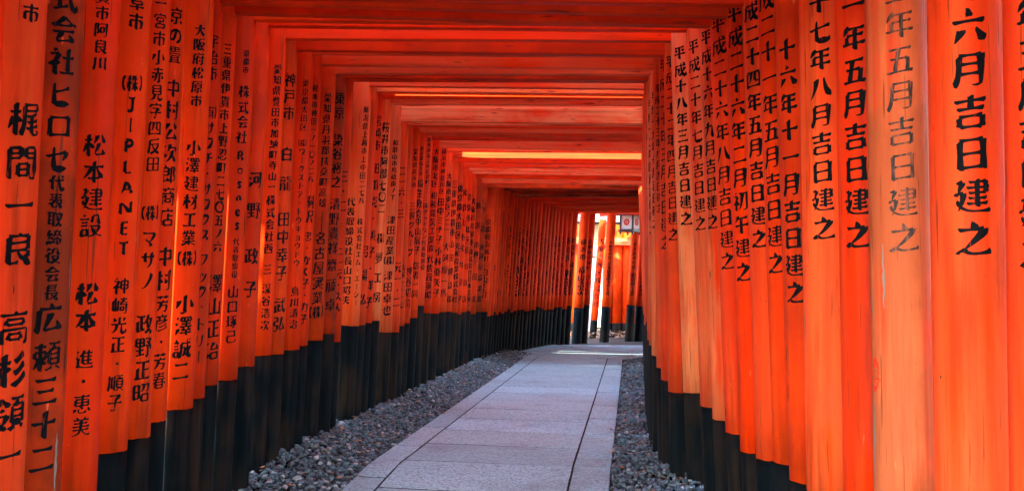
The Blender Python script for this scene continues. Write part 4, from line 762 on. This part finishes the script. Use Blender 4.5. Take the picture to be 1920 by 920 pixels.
N_NEAR = len(DEPTH); POSTS = {}
def wall_right(z): return 1209 - (z - 7.45) * .8
prevL = 8.0
for i in range(N_NEAR):
    z = DEPTH[i]; gz = ground_z(z); lean = RAD(2.0 + random.uniform(-.25, .35))
    rl = random.uniform(.098, .104); rr_ = random.uniform(.099, .106) if i else .113
    pl, yb = LEFT[i]
    pr, ybr = RIGHT[i] if i < len(RIGHT) else (wall_right(z) + random.uniform(-2.5, 3), 0)
    edgeL = at(pl, 540, z); edgeR = at(pr, 540, z)
    cxl = edgeL.x - rl * 1.03; cxr = edgeR.x + rr_ * 1.03
    leanr = RAD((2.0 if i < 4 else 3.1 if i < 12 else 1.6) + random.uniform(-.2, .3))
    xl = cxl - math.tan(lean) * (edgeL.z - gz); xr = cxr + math.tan(leanr) * (edgeR.z - gz)
    hbl = at(pl, yb, z).z - gz if yb else (random.uniform(.70, .80) if i < 6 else random.uniform(.84, .95))
    hbr = at(pr, ybr, z).z - gz if ybr else (random.uniform(.62, .70) if i < 6 else random.uniform(.84, .95))
    hn = at(850, BEAM_Y[i], z).z - gz
    fade_lit, dark = LOOK.get(i, ((random.uniform(0, .2), random.uniform(0, .4), random.choice((.1, .4, .8))), (random.uniform(0, .4), random.uniform(0, .3), random.choice((0, .1, .3, .7)))))
    dark = (min(1, dark[0] + .08), dark[1], dark[2] * .75)  # left posts darkened: that wall's shade put into the paint
    th = RAD(-2.5) if i < 9 else RAD(6.8) * min(1, (i - 8) / 5)
    th *= .35                                       # posts of one gate stay at about one depth
    mid = (xl + xr) / 2
    T, P = build_torii(LABELS[i], (mid, z, gz), th, xl - mid, xr - mid, hn, random.uniform(.12, .15), ({'hb': hbl, 'r': rl}, {'hb': hbr, 'r': rr_, 'lean': leanr}), lean=lean, fade_lit=fade_lit, dark=dark)
    POSTS[(i, 0)] = (P[0][0], P[0][1], z, xl, cxl, gz); POSTS[(i, 1)] = (P[1][0], P[1][1], z, xr, cxr, gz)
    # writing: the angle that puts the column in the middle of the strip that shows
    wl = pl - prevL; rpx = rl / z * FPX; ctr = pl - rpx
    sa = max(-.2, min(.62 if i else .8, ((prevL + pl) / 2 - ctr) / rpx)); prevL = pl
    sight = math.atan2(-z, -cxl)                    # from post to camera
    phi = sight + math.asin(sa) + th
    cols = LEFT_TEXT[i] if i < len(LEFT_TEXT) else None
    if cols is None:
        a, b_ = FAR_TEXT[i % len(FAR_TEXT)]; ya, yb2 = 345 + (i - 31) * 8, 560
        cols = [(0, [(a, ya, ya + (yb2 - ya) * .42), (b_, ya + (yb2 - ya) * .52, yb2)])]
    items = []
    for du, segs in cols: items += text_items(segs, z, pl - rpx * .5, gz, .97, du, rl * (1.08, .95, .92)[min(i, 2)] if i < 3 else rl * 1.02)
    inscription(P[0][0], [(c_, h_ / math.cos(lean), s_, d_) for c_, h_, s_, d_ in items], P[0][1], phi, M['ink'])
    if i < 24 or i % 2 == 0:
        segs = RIGHT_TEXT[i + 1] if i + 1 < len(RIGHT_TEXT) else [(DATES[i % 4], 240 + (i - 17) * 7, 440 + (i - 17) * 3)]
        rpx2 = rr_ / z * FPX; c2 = pr + rpx2; strip = (RIGHT[i - 1][0] if 0 < i < len(RIGHT) else pr + rpx2 * (1.9 if i == 0 else .9))
        sa2 = max(-.66, min(.1, ((pr + min(strip, c2 + rpx2 * .95)) / 2 - c2) / rpx2 + (.06 if i > 3 else .1)))
        sight = math.atan2(-z, -cxr)
        phi = sight + math.asin(sa2) + th
        items = text_items(segs, z, pr + rpx * .7, gz, .92)
        inscription(P[1][0], [(c_, h_ / math.cos(lean), s_, d_) for c_, h_, s_, d_ in items], P[1][1], phi, M['ink_faded'] if i == 1 else M['ink'], .72 if i == 1 else 1.0)

# worn places on single posts: bare wood where paint has peeled, cracks, a dab of new paint
def worn(i, side, name, px, y0, y1, wpx, mat, seed):
    post, rfun, z, cx, cxx, gz = POSTS[(i, side)]
    rg = random.Random(seed); r = rfun(1.5); rpx = r / z * FPX
    zt, zb = at(px, y0, z).z - gz, at(px, y1, z).z - gz
    cpx = PPX + FPX * (cx + (-1 if side else 1) * math.tan(RAD(2)) * (zt + zb) / 2) / z
    phi = math.atan2(-z, -cx) + math.asin(max(-.93, min(.93, (px - cpx) / rpx)))
    w = wpx / FPX * z; n = 14; L_, R_ = [], []
    for k in range(n + 1):
        f = k / n; hw = w / 2 * (math.sin(math.pi * min(.97, max(.03, f))) ** .5) * rg.uniform(.55, 1.15); off = rg.gauss(0, w * .10)
        zz = zb + (zt - zb) * f; rr = rfun(zz) + .0009
        for lst, u in ((L_, off - hw), (R_, off + hw)): lst.append((rr * math.cos(phi + u / rr), rr * math.sin(phi + u / rr), zz))
    V = [p for pr_ in zip(L_, R_) for p in pr_]
    mesh(name, V, [(2 * k, 2 * k + 1, 2 * k + 3, 2 * k + 2) for k in range(n)], mat, post)
for a in ((1, 1, "bare_streak", 1668, 455, 575, 6, 'bare', 1), (1, 1, "bare_streak", 1650, 730, 915, 7, 'bare', 2), (1, 1, "paint_patch", 1656, 668, 732, 26, 'touch', 3),
          (1, 1, "bare_streak", 1638, 540, 592, 4, 'bare', 4), (4, 1, "crack", 1484, 645, 672, 3, 'crack', 5), (4, 1, "crack", 1488, 715, 752, 4, 'crack', 6), (3, 1, "bare_streak", 1514, 575, 640, 6, 'bare', 7),
          (9, 1, "crack", 1342, 505, 520, 3, 'crack', 8), (8, 1, "crack", 1354, 760, 778, 3, 'crack', 9), (1, 0, "bare_streak", 108, 805, 915, 7, 'bare', 10), (1, 0, "bare_streak", 122, 640, 700, 4, 'crack', 11),
          (1, 0, "bare_streak", 104, 325, 420, 3, 'crack', 12), (1, 0, "bare_streak", 132, 480, 560, 4, 'bare', 13), (0, 0, "crack", 28, 530, 548, 3, 'crack', 14), (15, 0, "crack", 598, 395, 440, 3, 'crack', 15),
          (0, 1, "crack", 1782, 700, 706, 5, 'crack', 16), (11, 1, "crack", 1263, 50, 100, 2, 'crack', 17), (13, 1, "bare_streak", 1255, 505, 560, 2, 'crack', 18), (9, 0, "bare_streak", 452, 395, 440, 5, 'crack', 19)):
    worn(*a[:7], M[a[7]], a[8])

# gates beside and just behind the camera
for k, z in enumerate((2.52, 2.2, 1.9, 1.6, 1.3)):
    gz = -.3
    xl = -1.48 - .01 * k; xr = 1.41 + .01 * k
    T, P = build_torii(LABELS_BEHIND[min(k, 1)], ((xl + xr) / 2, z, gz), 0, xl - (xl + xr) / 2, xr - (xl + xr) / 2, 2.5, .14, ({'hb': .75}, {'hb': .68}), lean=RAD(2), fade_lit=(0, .1, 0))
    if k == 0:
        items = text_items(RIGHT_TEXT[0], z, 1950, gz, .92)
        inscription(P[1][0], items, P[1][1], math.atan2(-z, -xr) - .25, M['ink'])

# gates round the bend: feet of the outer posts, heading
BEND = []
ctrl = [(-.43, 14.5), (-.09, 16.5), (.39, 18.2), (.955, 19.8), (1.56, 20.8), (2.1, 21.4), (2.75, 21.85), (3.5, 22.15), (4.6, 22.4)]
def spline(ps, per=40):
    out = []
    for k in range(len(ps) - 1):
        p0, p1, p2, p3 = (np.array(ps[max(0, min(len(ps) - 1, k + d))]) for d in (-1, 0, 1, 2))
        for j in range(per):
            t_ = j / per
            out.append(.5 * (2 * p1 + (p2 - p0) * t_ + (2 * p0 - 5 * p1 + 4 * p2 - p3) * t_ ** 2 + (3 * p1 - p0 - 3 * p2 + p3) * t_ ** 3))
    return out
curve = spline(ctrl)
sacc, nxt, prev = 0, .22, curve[0]
pos = []
for p in curve[1:]:
    sacc += float(np.hypot(*(p - prev)))
    if sacc >= nxt:
        d = p - prev; d = d / np.hypot(*d); pos.append((p[0] - d[1] * .10, p[1] + d[0] * .10, math.atan2(d[0], d[1]))); nxt += .24
    prev = p
skip_x = ((1062, 1074), (1103, 1121), (1141, 1176))
kk = 0
for (x, y, th) in pos:
    px = 960 + FPX * x / y
    if any(a < px < b_ for a, b_ in skip_x): continue
    th2 = min(th, RAD(72)) * .9; w_ = 2.56
    lx = random.uniform(-.02, .02)
    T, P = build_torii(LABELS_BEND(kk), (x + math.cos(th2) * w_ / 2, y - math.sin(th2) * w_ / 2, 0), th2, -w_ / 2, w_ / 2, 2.64 + random.uniform(-.02, .04), .13,
                       ({'hb': random.uniform(.70, .78)}, {'hb': .85}), lean=RAD(3.2), fade_lit=(0, .2, random.choice((0, .3))), dark=(random.uniform(.15, .6) if y < 18.2 else random.uniform(0, .45), .1, 1.0 if y < 17 else random.uniform(0, .5)))  # gloom of the far stretch painted in: earlier curve gates darker
    a, b_ = FAR_TEXT[kk % len(FAR_TEXT)]
    s = a + b_; n = len(s); h0, h1 = 2.15, .98
    sizes = (h0 - h1) / n
    items = [(c_, h0 - (h0 - h1) * (q + .5 + (.8 if q >= len(a) else 0)) / (n + .8), sizes * (.86 if q < len(a) else 1.05), 0) for q, c_ in enumerate(s)]
    sight = math.atan2(-y, -x)
    inscription(P[0][0], items, P[0][1], sight + .12 + th2, M['ink'])
    kk += 1

# ------------------------------------------------------------------ ground, path, gravel
YS = [-120, -20, 0, 2.5, 6.5, 20, 40, 120]; XS = [-120, -12, -4, 0, 4, 12, 120]
V = [(x, y, ground_z(y) - .035) for y in YS for x in XS]; nx = len(XS)
F = [(j * nx + k, j * nx + k + 1, (j + 1) * nx + k + 1, (j + 1) * nx + k) for j in range(len(YS) - 1) for k in range(nx - 1)]
tag(mesh("ground", V, F, M['earth']), kind="structure")

DX, DY = .1186, .9930                      # direction of the straight path
def su(s, u):                               # path coordinates -> world x, y (u across from its west edge)
    return (-1.692 + DX * s + DY * u, DY * s - DX * u)
S0 = 16.35; UR = 1.575; RIN = .25
def su_bend(s, u):
    if s <= S0: return su(s, u)
    a = min((s - S0) / 1.2, 1e9)
    c0 = su(S0, UR + RIN); r = RIN + UR - u
    amax = RAD(76); q = min(a, amax)
    x = -r * math.cos(q); y = r * math.sin(q)
    ex = 0
    X_ = x; Y_ = y
    if a > amax:
        ex = (a - amax) * 1.2; X_ += ex * math.sin(amax); Y_ += ex * math.cos(amax)
    return (c0[0] + DY * X_ + DX * Y_, c0[1] - DX * X_ + DY * Y_)
def slab(V, F, s0, s1, u0, u1, rnd, gap=.013, th=.06, fn=su_bend):
    g_ = gap / 2; ns = max(1, int((s1 - s0) / .15)) if s1 > S0 else (4 if fn is su_bend else 1)
    dz = rnd.uniform(-.001, .001); c0 = len(V); bv = .003
    gs = g_ * 1.5; rows = [s0 + gs + (s1 - s0 - 2 * gs) * j / ns for j in range(ns + 1)]
    for j, s in enumerate(rows):
        e = bv if j == 0 else (-bv if j == ns else 0)
        for (u, du, z) in ((u0 + g_, 0, -th), (u0 + g_, 0, -bv), (u0 + g_ + bv, 1, 0), (u1 - g_ - bv, 1, 0), (u1 - g_, 0, -bv), (u1 - g_, 0, -th)):
            x, y = fn(s + (e if du else 0), u + rnd.uniform(-.0015, .0015)); V.append((x, y, ground_z(y) + z + dz + .012))
    for j in range(ns):
        for k in range(5):
            a = c0 + j * 6 + k; F.append((a, a + 1, a + 7, a + 6))
    F.append(tuple(c0 + k for k in range(5, -1, -1))); F.append(tuple(c0 + ns * 6 + k for k in range(6)))
rnd = random.Random(5); V, F = [], []
s = -1.04
while s < S0 + 7.5:
    L = .705 + rnd.uniform(-.02, .02) if s < S0 else .78
    slab(V, F, s, s + L, .197, 1.325, rnd); s += L
for u0, u1, off in ((0, .197, -1.3), (1.325, 1.575, -1.6)):
    s = off
    while s < S0 + 7.5:
        L = rnd.uniform(.9, 1.25); slab(V, F, s, s + L, u0, u1, rnd); s += L
s = S0 - .3                                  # wider paving on the outside of the bend
while s < S0 + 5.5:
    L = rnd.uniform(.5, .7)
    for k in range(3): slab(V, F, s, s + L, -.62 * (k + 1), -.62 * k, rnd)
    s += L
nslab = len(F)
def fill(u0, u1, s0, s1):
    n = int((s1 - s0) / .2); c0 = len(V)
    for j in range(n + 1):
        for u in (u0, u1):
            x, y = su_bend(s0 + (s1 - s0) * j / n, u); V.append((x, y, ground_z(y) + .0092))
    for j in range(n): F.append((c0 + 2 * j, c0 + 2 * j + 1, c0 + 2 * j + 3, c0 + 2 * j + 2))
fill(.02, UR - .02, -1.0, S0 + 7.3); fill(-1.8, -.002, S0 - .25, S0 + 5.4)
me_path = mesh("path", V, F, M['granite']); tag(me_path, kind="structure")
me_path.data.materials.append(M['joint'])
me_path.data.polygons.foreach_set("material_index", [0] * nslab + [1] * (len(F) - nslab))
# the gate posts' feet, for keeping stones out of them
def ico(sub):
    bm = bmesh.new(); bmesh.ops.create_icosphere(bm, subdivisions=sub, radius=1)
    v = np.array([x.co[:] for x in bm.verts]); f = np.array([[q.index for q in p.verts] for p in bm.faces]); bm.free(); return v, f
IV, IF = ico(2)
def pebbles(name, label, region, n, seed):
    rg = np.random.default_rng(seed); Vs, Fs = [], []; c = 0
    for q in range(n):
        s, u, z = region(rg)
        x, y = su(s, u)
        a, b_, h_ = rg.uniform(.010, .024), rg.uniform(.008, .018), rg.uniform(.006, .012)
        lump = 1 + .16 * np.sin(IV @ rg.normal(0, 1.6, 3) + rg.uniform(0, 6))
        p = IV * lump[:, None] * np.array((a, b_, h_)) * (1.25 if rg.random() < .12 else 1)
        A, B, C = rg.uniform(0, 6.28), rg.normal(0, .35), rg.normal(0, .35)
        R = np.array(Matrix.Rotation(A, 3, 'Z') @ Matrix.Rotation(B, 3, 'X') @ Matrix.Rotation(C, 3, 'Y'))
        Vs.append(p @ R.T + np.array((x, y, ground_z(y) + z))); Fs.append(IF + c); c += len(IV)
    Vs = np.concatenate(Vs); Fs = np.concatenate(Fs)
    me = bpy.data.meshes.new(name); me.vertices.add(len(Vs)); me.vertices.foreach_set("co", Vs.ravel().astype(np.float32))
    me.loops.add(Fs.size); me.loops.foreach_set("vertex_index", Fs.ravel().astype(np.int32))
    me.polygons.add(len(Fs)); me.polygons.foreach_set("loop_start", np.arange(0, Fs.size, 3, dtype=np.int32))
    me.polygons.foreach_set("use_smooth", np.ones(len(Fs), bool)); me.update(calc_edges=True); me.validate()
    o = link(name, me, M['pebble']); tag(o, label, "gravel", kind="stuff"); return o
def sdist(rg, lo, hi):                       # more stones near the lens, where each is seen
    return lo + (hi - lo) * rg.random() ** 1.25
def bank(rg, u):                             # the stones heap up towards the posts
    k = -u / .45 if u < 1 else (u - UR) / .5
    return u, .085 * min(1, max(0, k)) ** 1.3 + rg.uniform(-.028, .012)
pebbles("gravel", "dark river pebbles along the long wall of posts", lambda rg: (sdist(rg, 4.2, 17.2), *bank(rg, -.75 + .755 * rg.random())), 13500, 1)
pebbles("gravel", "grey river pebbles between paving and the dated posts", lambda rg: (sdist(rg, 4.2, 16.3), *bank(rg, 1.582 + .62 * rg.random())), 11500, 2)

def leaves(name, label, pts, size, seed):
    rg = random.Random(seed); V, F = [], []
    for x, y, z in pts:
        a = rg.uniform(0, 6.28); L = size * rg.uniform(.6, 1.3); W = L * rg.uniform(.35, .55); tx, ty = rg.gauss(0, .25), rg.gauss(0, .25)
        c0 = len(V)
        for (u, v, b_) in ((-1, 0, .0), (-.3, -1, .25), (.4, -.8, .2), (1, 0, .05), (.4, .8, .25), (-.3, 1, .2), (0, 0, 0)):
            px, py = u * L / 2, v * W / 2; q = b_ * W * .6 + tx * px + ty * py
            V.append((x + px * math.cos(a) - py * math.sin(a), y + px * math.sin(a) + py * math.cos(a), z + .006 + abs(q)))
        for k in range(6): F.append((c0 + 6, c0 + k, c0 + (k + 1) % 6))
    o = mesh(name, V, F, M['leaf_litter'], smooth=True); tag(o, label, "leaves", kind="stuff"); return o
rnd = random.Random(11); pts = []
for _ in range(420):
    sd_ = rnd.random() < .6; s = rnd.uniform(5, 17); u = rnd.uniform(-.5, .05) if sd_ else rnd.uniform(1.53, 2.0)
    k_ = min(1, max(0, -u / .45 if sd_ else (u - UR) / .5))
    x, y = su(s, u); pts.append((x, y, ground_z(y) + .014 + .085 * k_ ** 1.3 + .014 * (k_ > 0)))
for _ in range(40):
    x, y = su_bend(rnd.uniform(13, 20), rnd.uniform(-.8, 1.5)); pts.append((x, y, .014))
leaves("fallen_leaves", "scattered dry leaves lying on the gravel strips and paving", pts, .05, 3)
pts = [(rnd.uniform(.3, 5.0), rnd.uniform(22.0, 23.6), rnd.uniform(-.02, .12)) for _ in range(1500)]
leaves("leaf_litter", "bank of pinkish dry leaves in front of the orange fence", pts, .085, 4)

# ------------------------------------------------------------------ beyond the bend: further torii posts, lantern, house, trees
fx0, fx1, fy = 1.12, 4.6, 23.6  # another row of torii posts, reduced to posts and one cross piece
FN = empty("post_fence", ((fx0 + fx1) / 2, fy, 0)); tag(FN, "sunlit orange fence of thick round posts with a pale rail", "fence")
x = fx0 + .1
while x < fx1:
    r = random.uniform(.10, .125); V, F = [], []
    if 1.62 < x < 2.22: x = 2.26; continue
    for (z0, z1, nm, mat) in ((.30, 2.62, "fence_post", M['paint']), (-.1, .297, "post_foot", M['black'])):
        V = [(r * math.cos(k * math.tau / 28), r * math.sin(k * math.tau / 28), z) for z in (z0, z1) for k in range(28)]
        F = [(k, (k + 1) % 28, 28 + (k + 1) % 28, 28 + k) for k in range(28)] + [tuple(range(28))[::-1], tuple(range(28, 56))]
        if nm == "fence_post":
            o = mesh(nm, V, F, mat, FN); o.location = (x - FN.location.x, 0, 0); o["fade"] = 0.; o["dark"] = random.uniform(0, .2); fp = o
        else:
            o = mesh(nm, V, F, mat, fp)
        o.data.polygons.foreach_set("use_smooth", [len(p.vertices) == 4 for p in o.data.polygons])
    x += 2 * r - .004
rl_ = bevel_box("rail", 0, -.15, 2.22, fx1 - fx0 + .1, .08, .17, M['beam'], FN, .008); rl_["fade"] = .9; rl_["dark"] = 0.
# single posts that stand outside the bend
for (px, yb, dep, lab, tilt_) in ((1117, 600, 22.9, "slim orange lettered post in the bright gap of the fence", 4),):
    base = at(px, 650, dep); T = empty("standing_post", (base.x - .07, dep, 0)); tag(T, lab, "post")
    hb = at(px, yb, dep).z
    post, rf = post_meshes(T, (0, 0, 0), (1, 0), RAD(tilt_), 2.7, hb, .085, 0., 0.)
    if px > 1100:
        s = "大阪市西区株式会社"; inscription(post, [(c_, 2.2 - k * .18, .15, 0) for k, c_ in enumerate(s)], rf, RAD(-92), M['ink'])
# hanging lantern
lp = at(1182, 416, 21.2); LN = empty("hanging_lantern", (lp.x, lp.y, lp.z - .16)); tag(LN, "black framed square lantern with white panels and red flower crests", "lantern")
LN.rotation_euler = (0, 0, RAD(-38))
S_ = .30; H_ = .30
for sx in (-1, 1):
    for sy in (-1, 1): bevel_box("frame_bar", sx * S_ / 2, sy * S_ / 2, H_ / 2, .035, .035, H_, M['iron'], LN, .004)
rf_ = []
bm = bmesh.new(); bmesh.ops.create_cone(bm, cap_ends=True, segments=4, radius1=.31, radius2=.05, depth=.10)
bm.transform(Matrix.Translation((0, 0, H_ + .052)) @ Matrix.Rotation(RAD(45), 4, 'Z')); me = bpy.data.meshes.new("lantern_roof"); bm.to_mesh(me); bm.free(); link("lantern_roof", me, M['iron'], LN)
bevel_box("lantern_base", 0, 0, -.03, .38, .38, .055, M['iron'], LN, .006)
for sx in (-1, 1):
    for sy in (-1, 1): bevel_box("lantern_foot", sx * .15, sy * .15, -.085, .04, .04, .05, M['iron'], LN, .004)
bevel_box("hanger", 0, 0, H_ + .17, .012, .012, .15, M['iron'], LN, 0)
for q in range(4):
    R = Matrix.Rotation(q * math.pi / 2, 4, 'Z')
    o = bevel_box("panel", 0, -S_ / 2 + .004, H_ / 2, S_ - .036, .008, H_ - .01, M['paper'], LN, 0); o.data.transform(R)
    V, F = [], []
    for k in range(8):                      # eight-petalled crest
        a0 = k * math.tau / 8; c0 = len(V)
        for j in range(8):
            b_ = j * math.tau / 8; px = .052 * math.cos(a0) + .026 * math.cos(b_); pz = .052 * math.sin(a0) + .026 * math.sin(b_)
            V.append((px, -S_ / 2 - .0025 - .0004 * k, H_ / 2 + pz))
        F.append(tuple(range(c0, c0 + 8)))
    c0 = len(V); V += [(.022 * math.cos(j * math.tau / 10), -S_ / 2 - .0065, H_ / 2 + .022 * math.sin(j * math.tau / 10)) for j in range(10)]; F.append(tuple(range(c0, c0 + 10)))
    e = mesh("crest", V, F, M['emblem'], o); e.data.transform(R)

# house beyond the post row
HB = empty("house", (4.2, 29.5, 0)); tag(HB, "cream walled house with grey tiled roof behind the fence", "house")
bevel_box("wall", 0, 0, 1.45, 8.0, 3.0, 2.9, M['cream'], HB, .01)
V = [(-4.6, -2.2, 2.92), (4.6, -2.2, 2.92), (4.6, 0, 3.75), (-4.6, 0, 3.75), (-4.6, 2.2, 2.92), (4.6, 2.2, 2.92)]
V += [(x, y, z + .14) for x, y, z in V]
F = [(0, 1, 2, 3), (3, 2, 5, 4), (9, 8, 7, 6), (10, 11, 8, 9), (0, 6, 7, 1), (4, 5, 11, 10), (0, 3, 9, 6), (3, 4, 10, 9), (1, 7, 8, 2), (2, 8, 11, 5)]
mesh("roof", V, F, M['tile'], HB)
for x in (-2.0, 1.2):
    wn = bevel_box("window", x, -1.52, 1.9, 1.1, .07, .9, M['plaster'], HB, .006)
    bevel_box("pane", x, -1.56, 1.9, .96, .02, .76, M['glass'], wn, 0)
WB = empty("garden_wall", (1.86, 25.2, 0)); tag(WB, "white plastered wall glimpsed through the gap between posts", "wall")
bevel_box("wall_face", 0, 0, .95, .5, .2, 1.9, M['plaster'], WB, .01)
bevel_box("coping", 0, 0, 1.95, .6, .32, .1, M['tile'], WB, .01)

# trees of the shrine wood, with some added to block sun and sky
def tree_meshes(seed, H, R):
    rg = random.Random(seed); bm = bmesh.new()
    def limb(p, d, L, r0, r1, n=5):
        prev = None; pts_ = []
        for j in range(n + 1):
            f = j / n; r = r0 + (r1 - r0) * f; c = p + d * L * f + Vector((rg.gauss(0, .03), rg.gauss(0, .03), 0)) * L * f
            q = d.to_track_quat('Z', 'Y'); ring = [bm.verts.new(c + q @ Vector((r * math.cos(k * math.tau / 8), r * math.sin(k * math.tau / 8), 0))) for k in range(8)]
            if prev:
                for k in range(8): bm.faces.new((prev[k], prev[(k + 1) % 8], ring[(k + 1) % 8], ring[k]))
            prev = ring; pts_.append(c)
        return pts_
    tr = limb(Vector((0, 0, -.2)), Vector((rg.gauss(0, .03), rg.gauss(0, .03), 1)).normalized(), H * .9, H * .028, H * .006, 8)
    tips = []
    for _ in range(16):
        f = rg.uniform(.35, .95); p = tr[int(f * 8)]; a = rg.uniform(0, 6.28)
        d = Vector((math.cos(a), math.sin(a), rg.uniform(.15, .7))).normalized(); L = R * rg.uniform(.6, 1.1) * (1.25 - f * .7)
        tips += limb(p, d, L, H * .009, H * .002, 4)[1:]
    tm = bpy.data.meshes.new("trunk"); bm.to_mesh(tm); bm.free()
    V, F = [], []
    for _ in range(330):
        c = rg.choice(tips) + Vector((rg.gauss(0, .4), rg.gauss(0, .4), rg.gauss(0, .35))); rr = rg.uniform(.45, 1.0) * R * .28
        for _ in range(30):
            p = c + Vector((rg.gauss(0, 1), rg.gauss(0, 1), rg.gauss(0, .7))) * rr * .6
            n = Vector((rg.gauss(0, 1), rg.gauss(0, 1), rg.gauss(.6, 1))).normalized(); q = n.to_track_quat('Z', 'Y'); L = rg.uniform(.17, .32)
            c0 = len(V)
            for u, v in ((-1, 0), (0, -.45), (1, 0), (0, .45)): V.append(p + q @ Vector((u * L, v * L, abs(u) * -.05)))
            F.append((c0, c0 + 1, c0 + 2, c0 + 3))
    cm = bpy.data.meshes.new("crown"); cm.from_pydata([tuple(v) for v in V], [], F)
    tm.materials.append(M['bark']); cm.materials.append(M['foliage'])
    return tm, cm
TM = [tree_meshes(s_, 9.5 + s_, 3.2) for s_ in range(3)]
for k, (x, y, sc, lab) in enumerate(TREES):
    T = empty("tree", (x, y, ground_z(y)), k * 1.7); T.scale = (sc,) * 3; tag(T, lab, "tree", "broadleaf trees around the gates")
    link("trunk", TM[k % 3][0], None, T); link("crown", TM[k % 3][1], None, T)
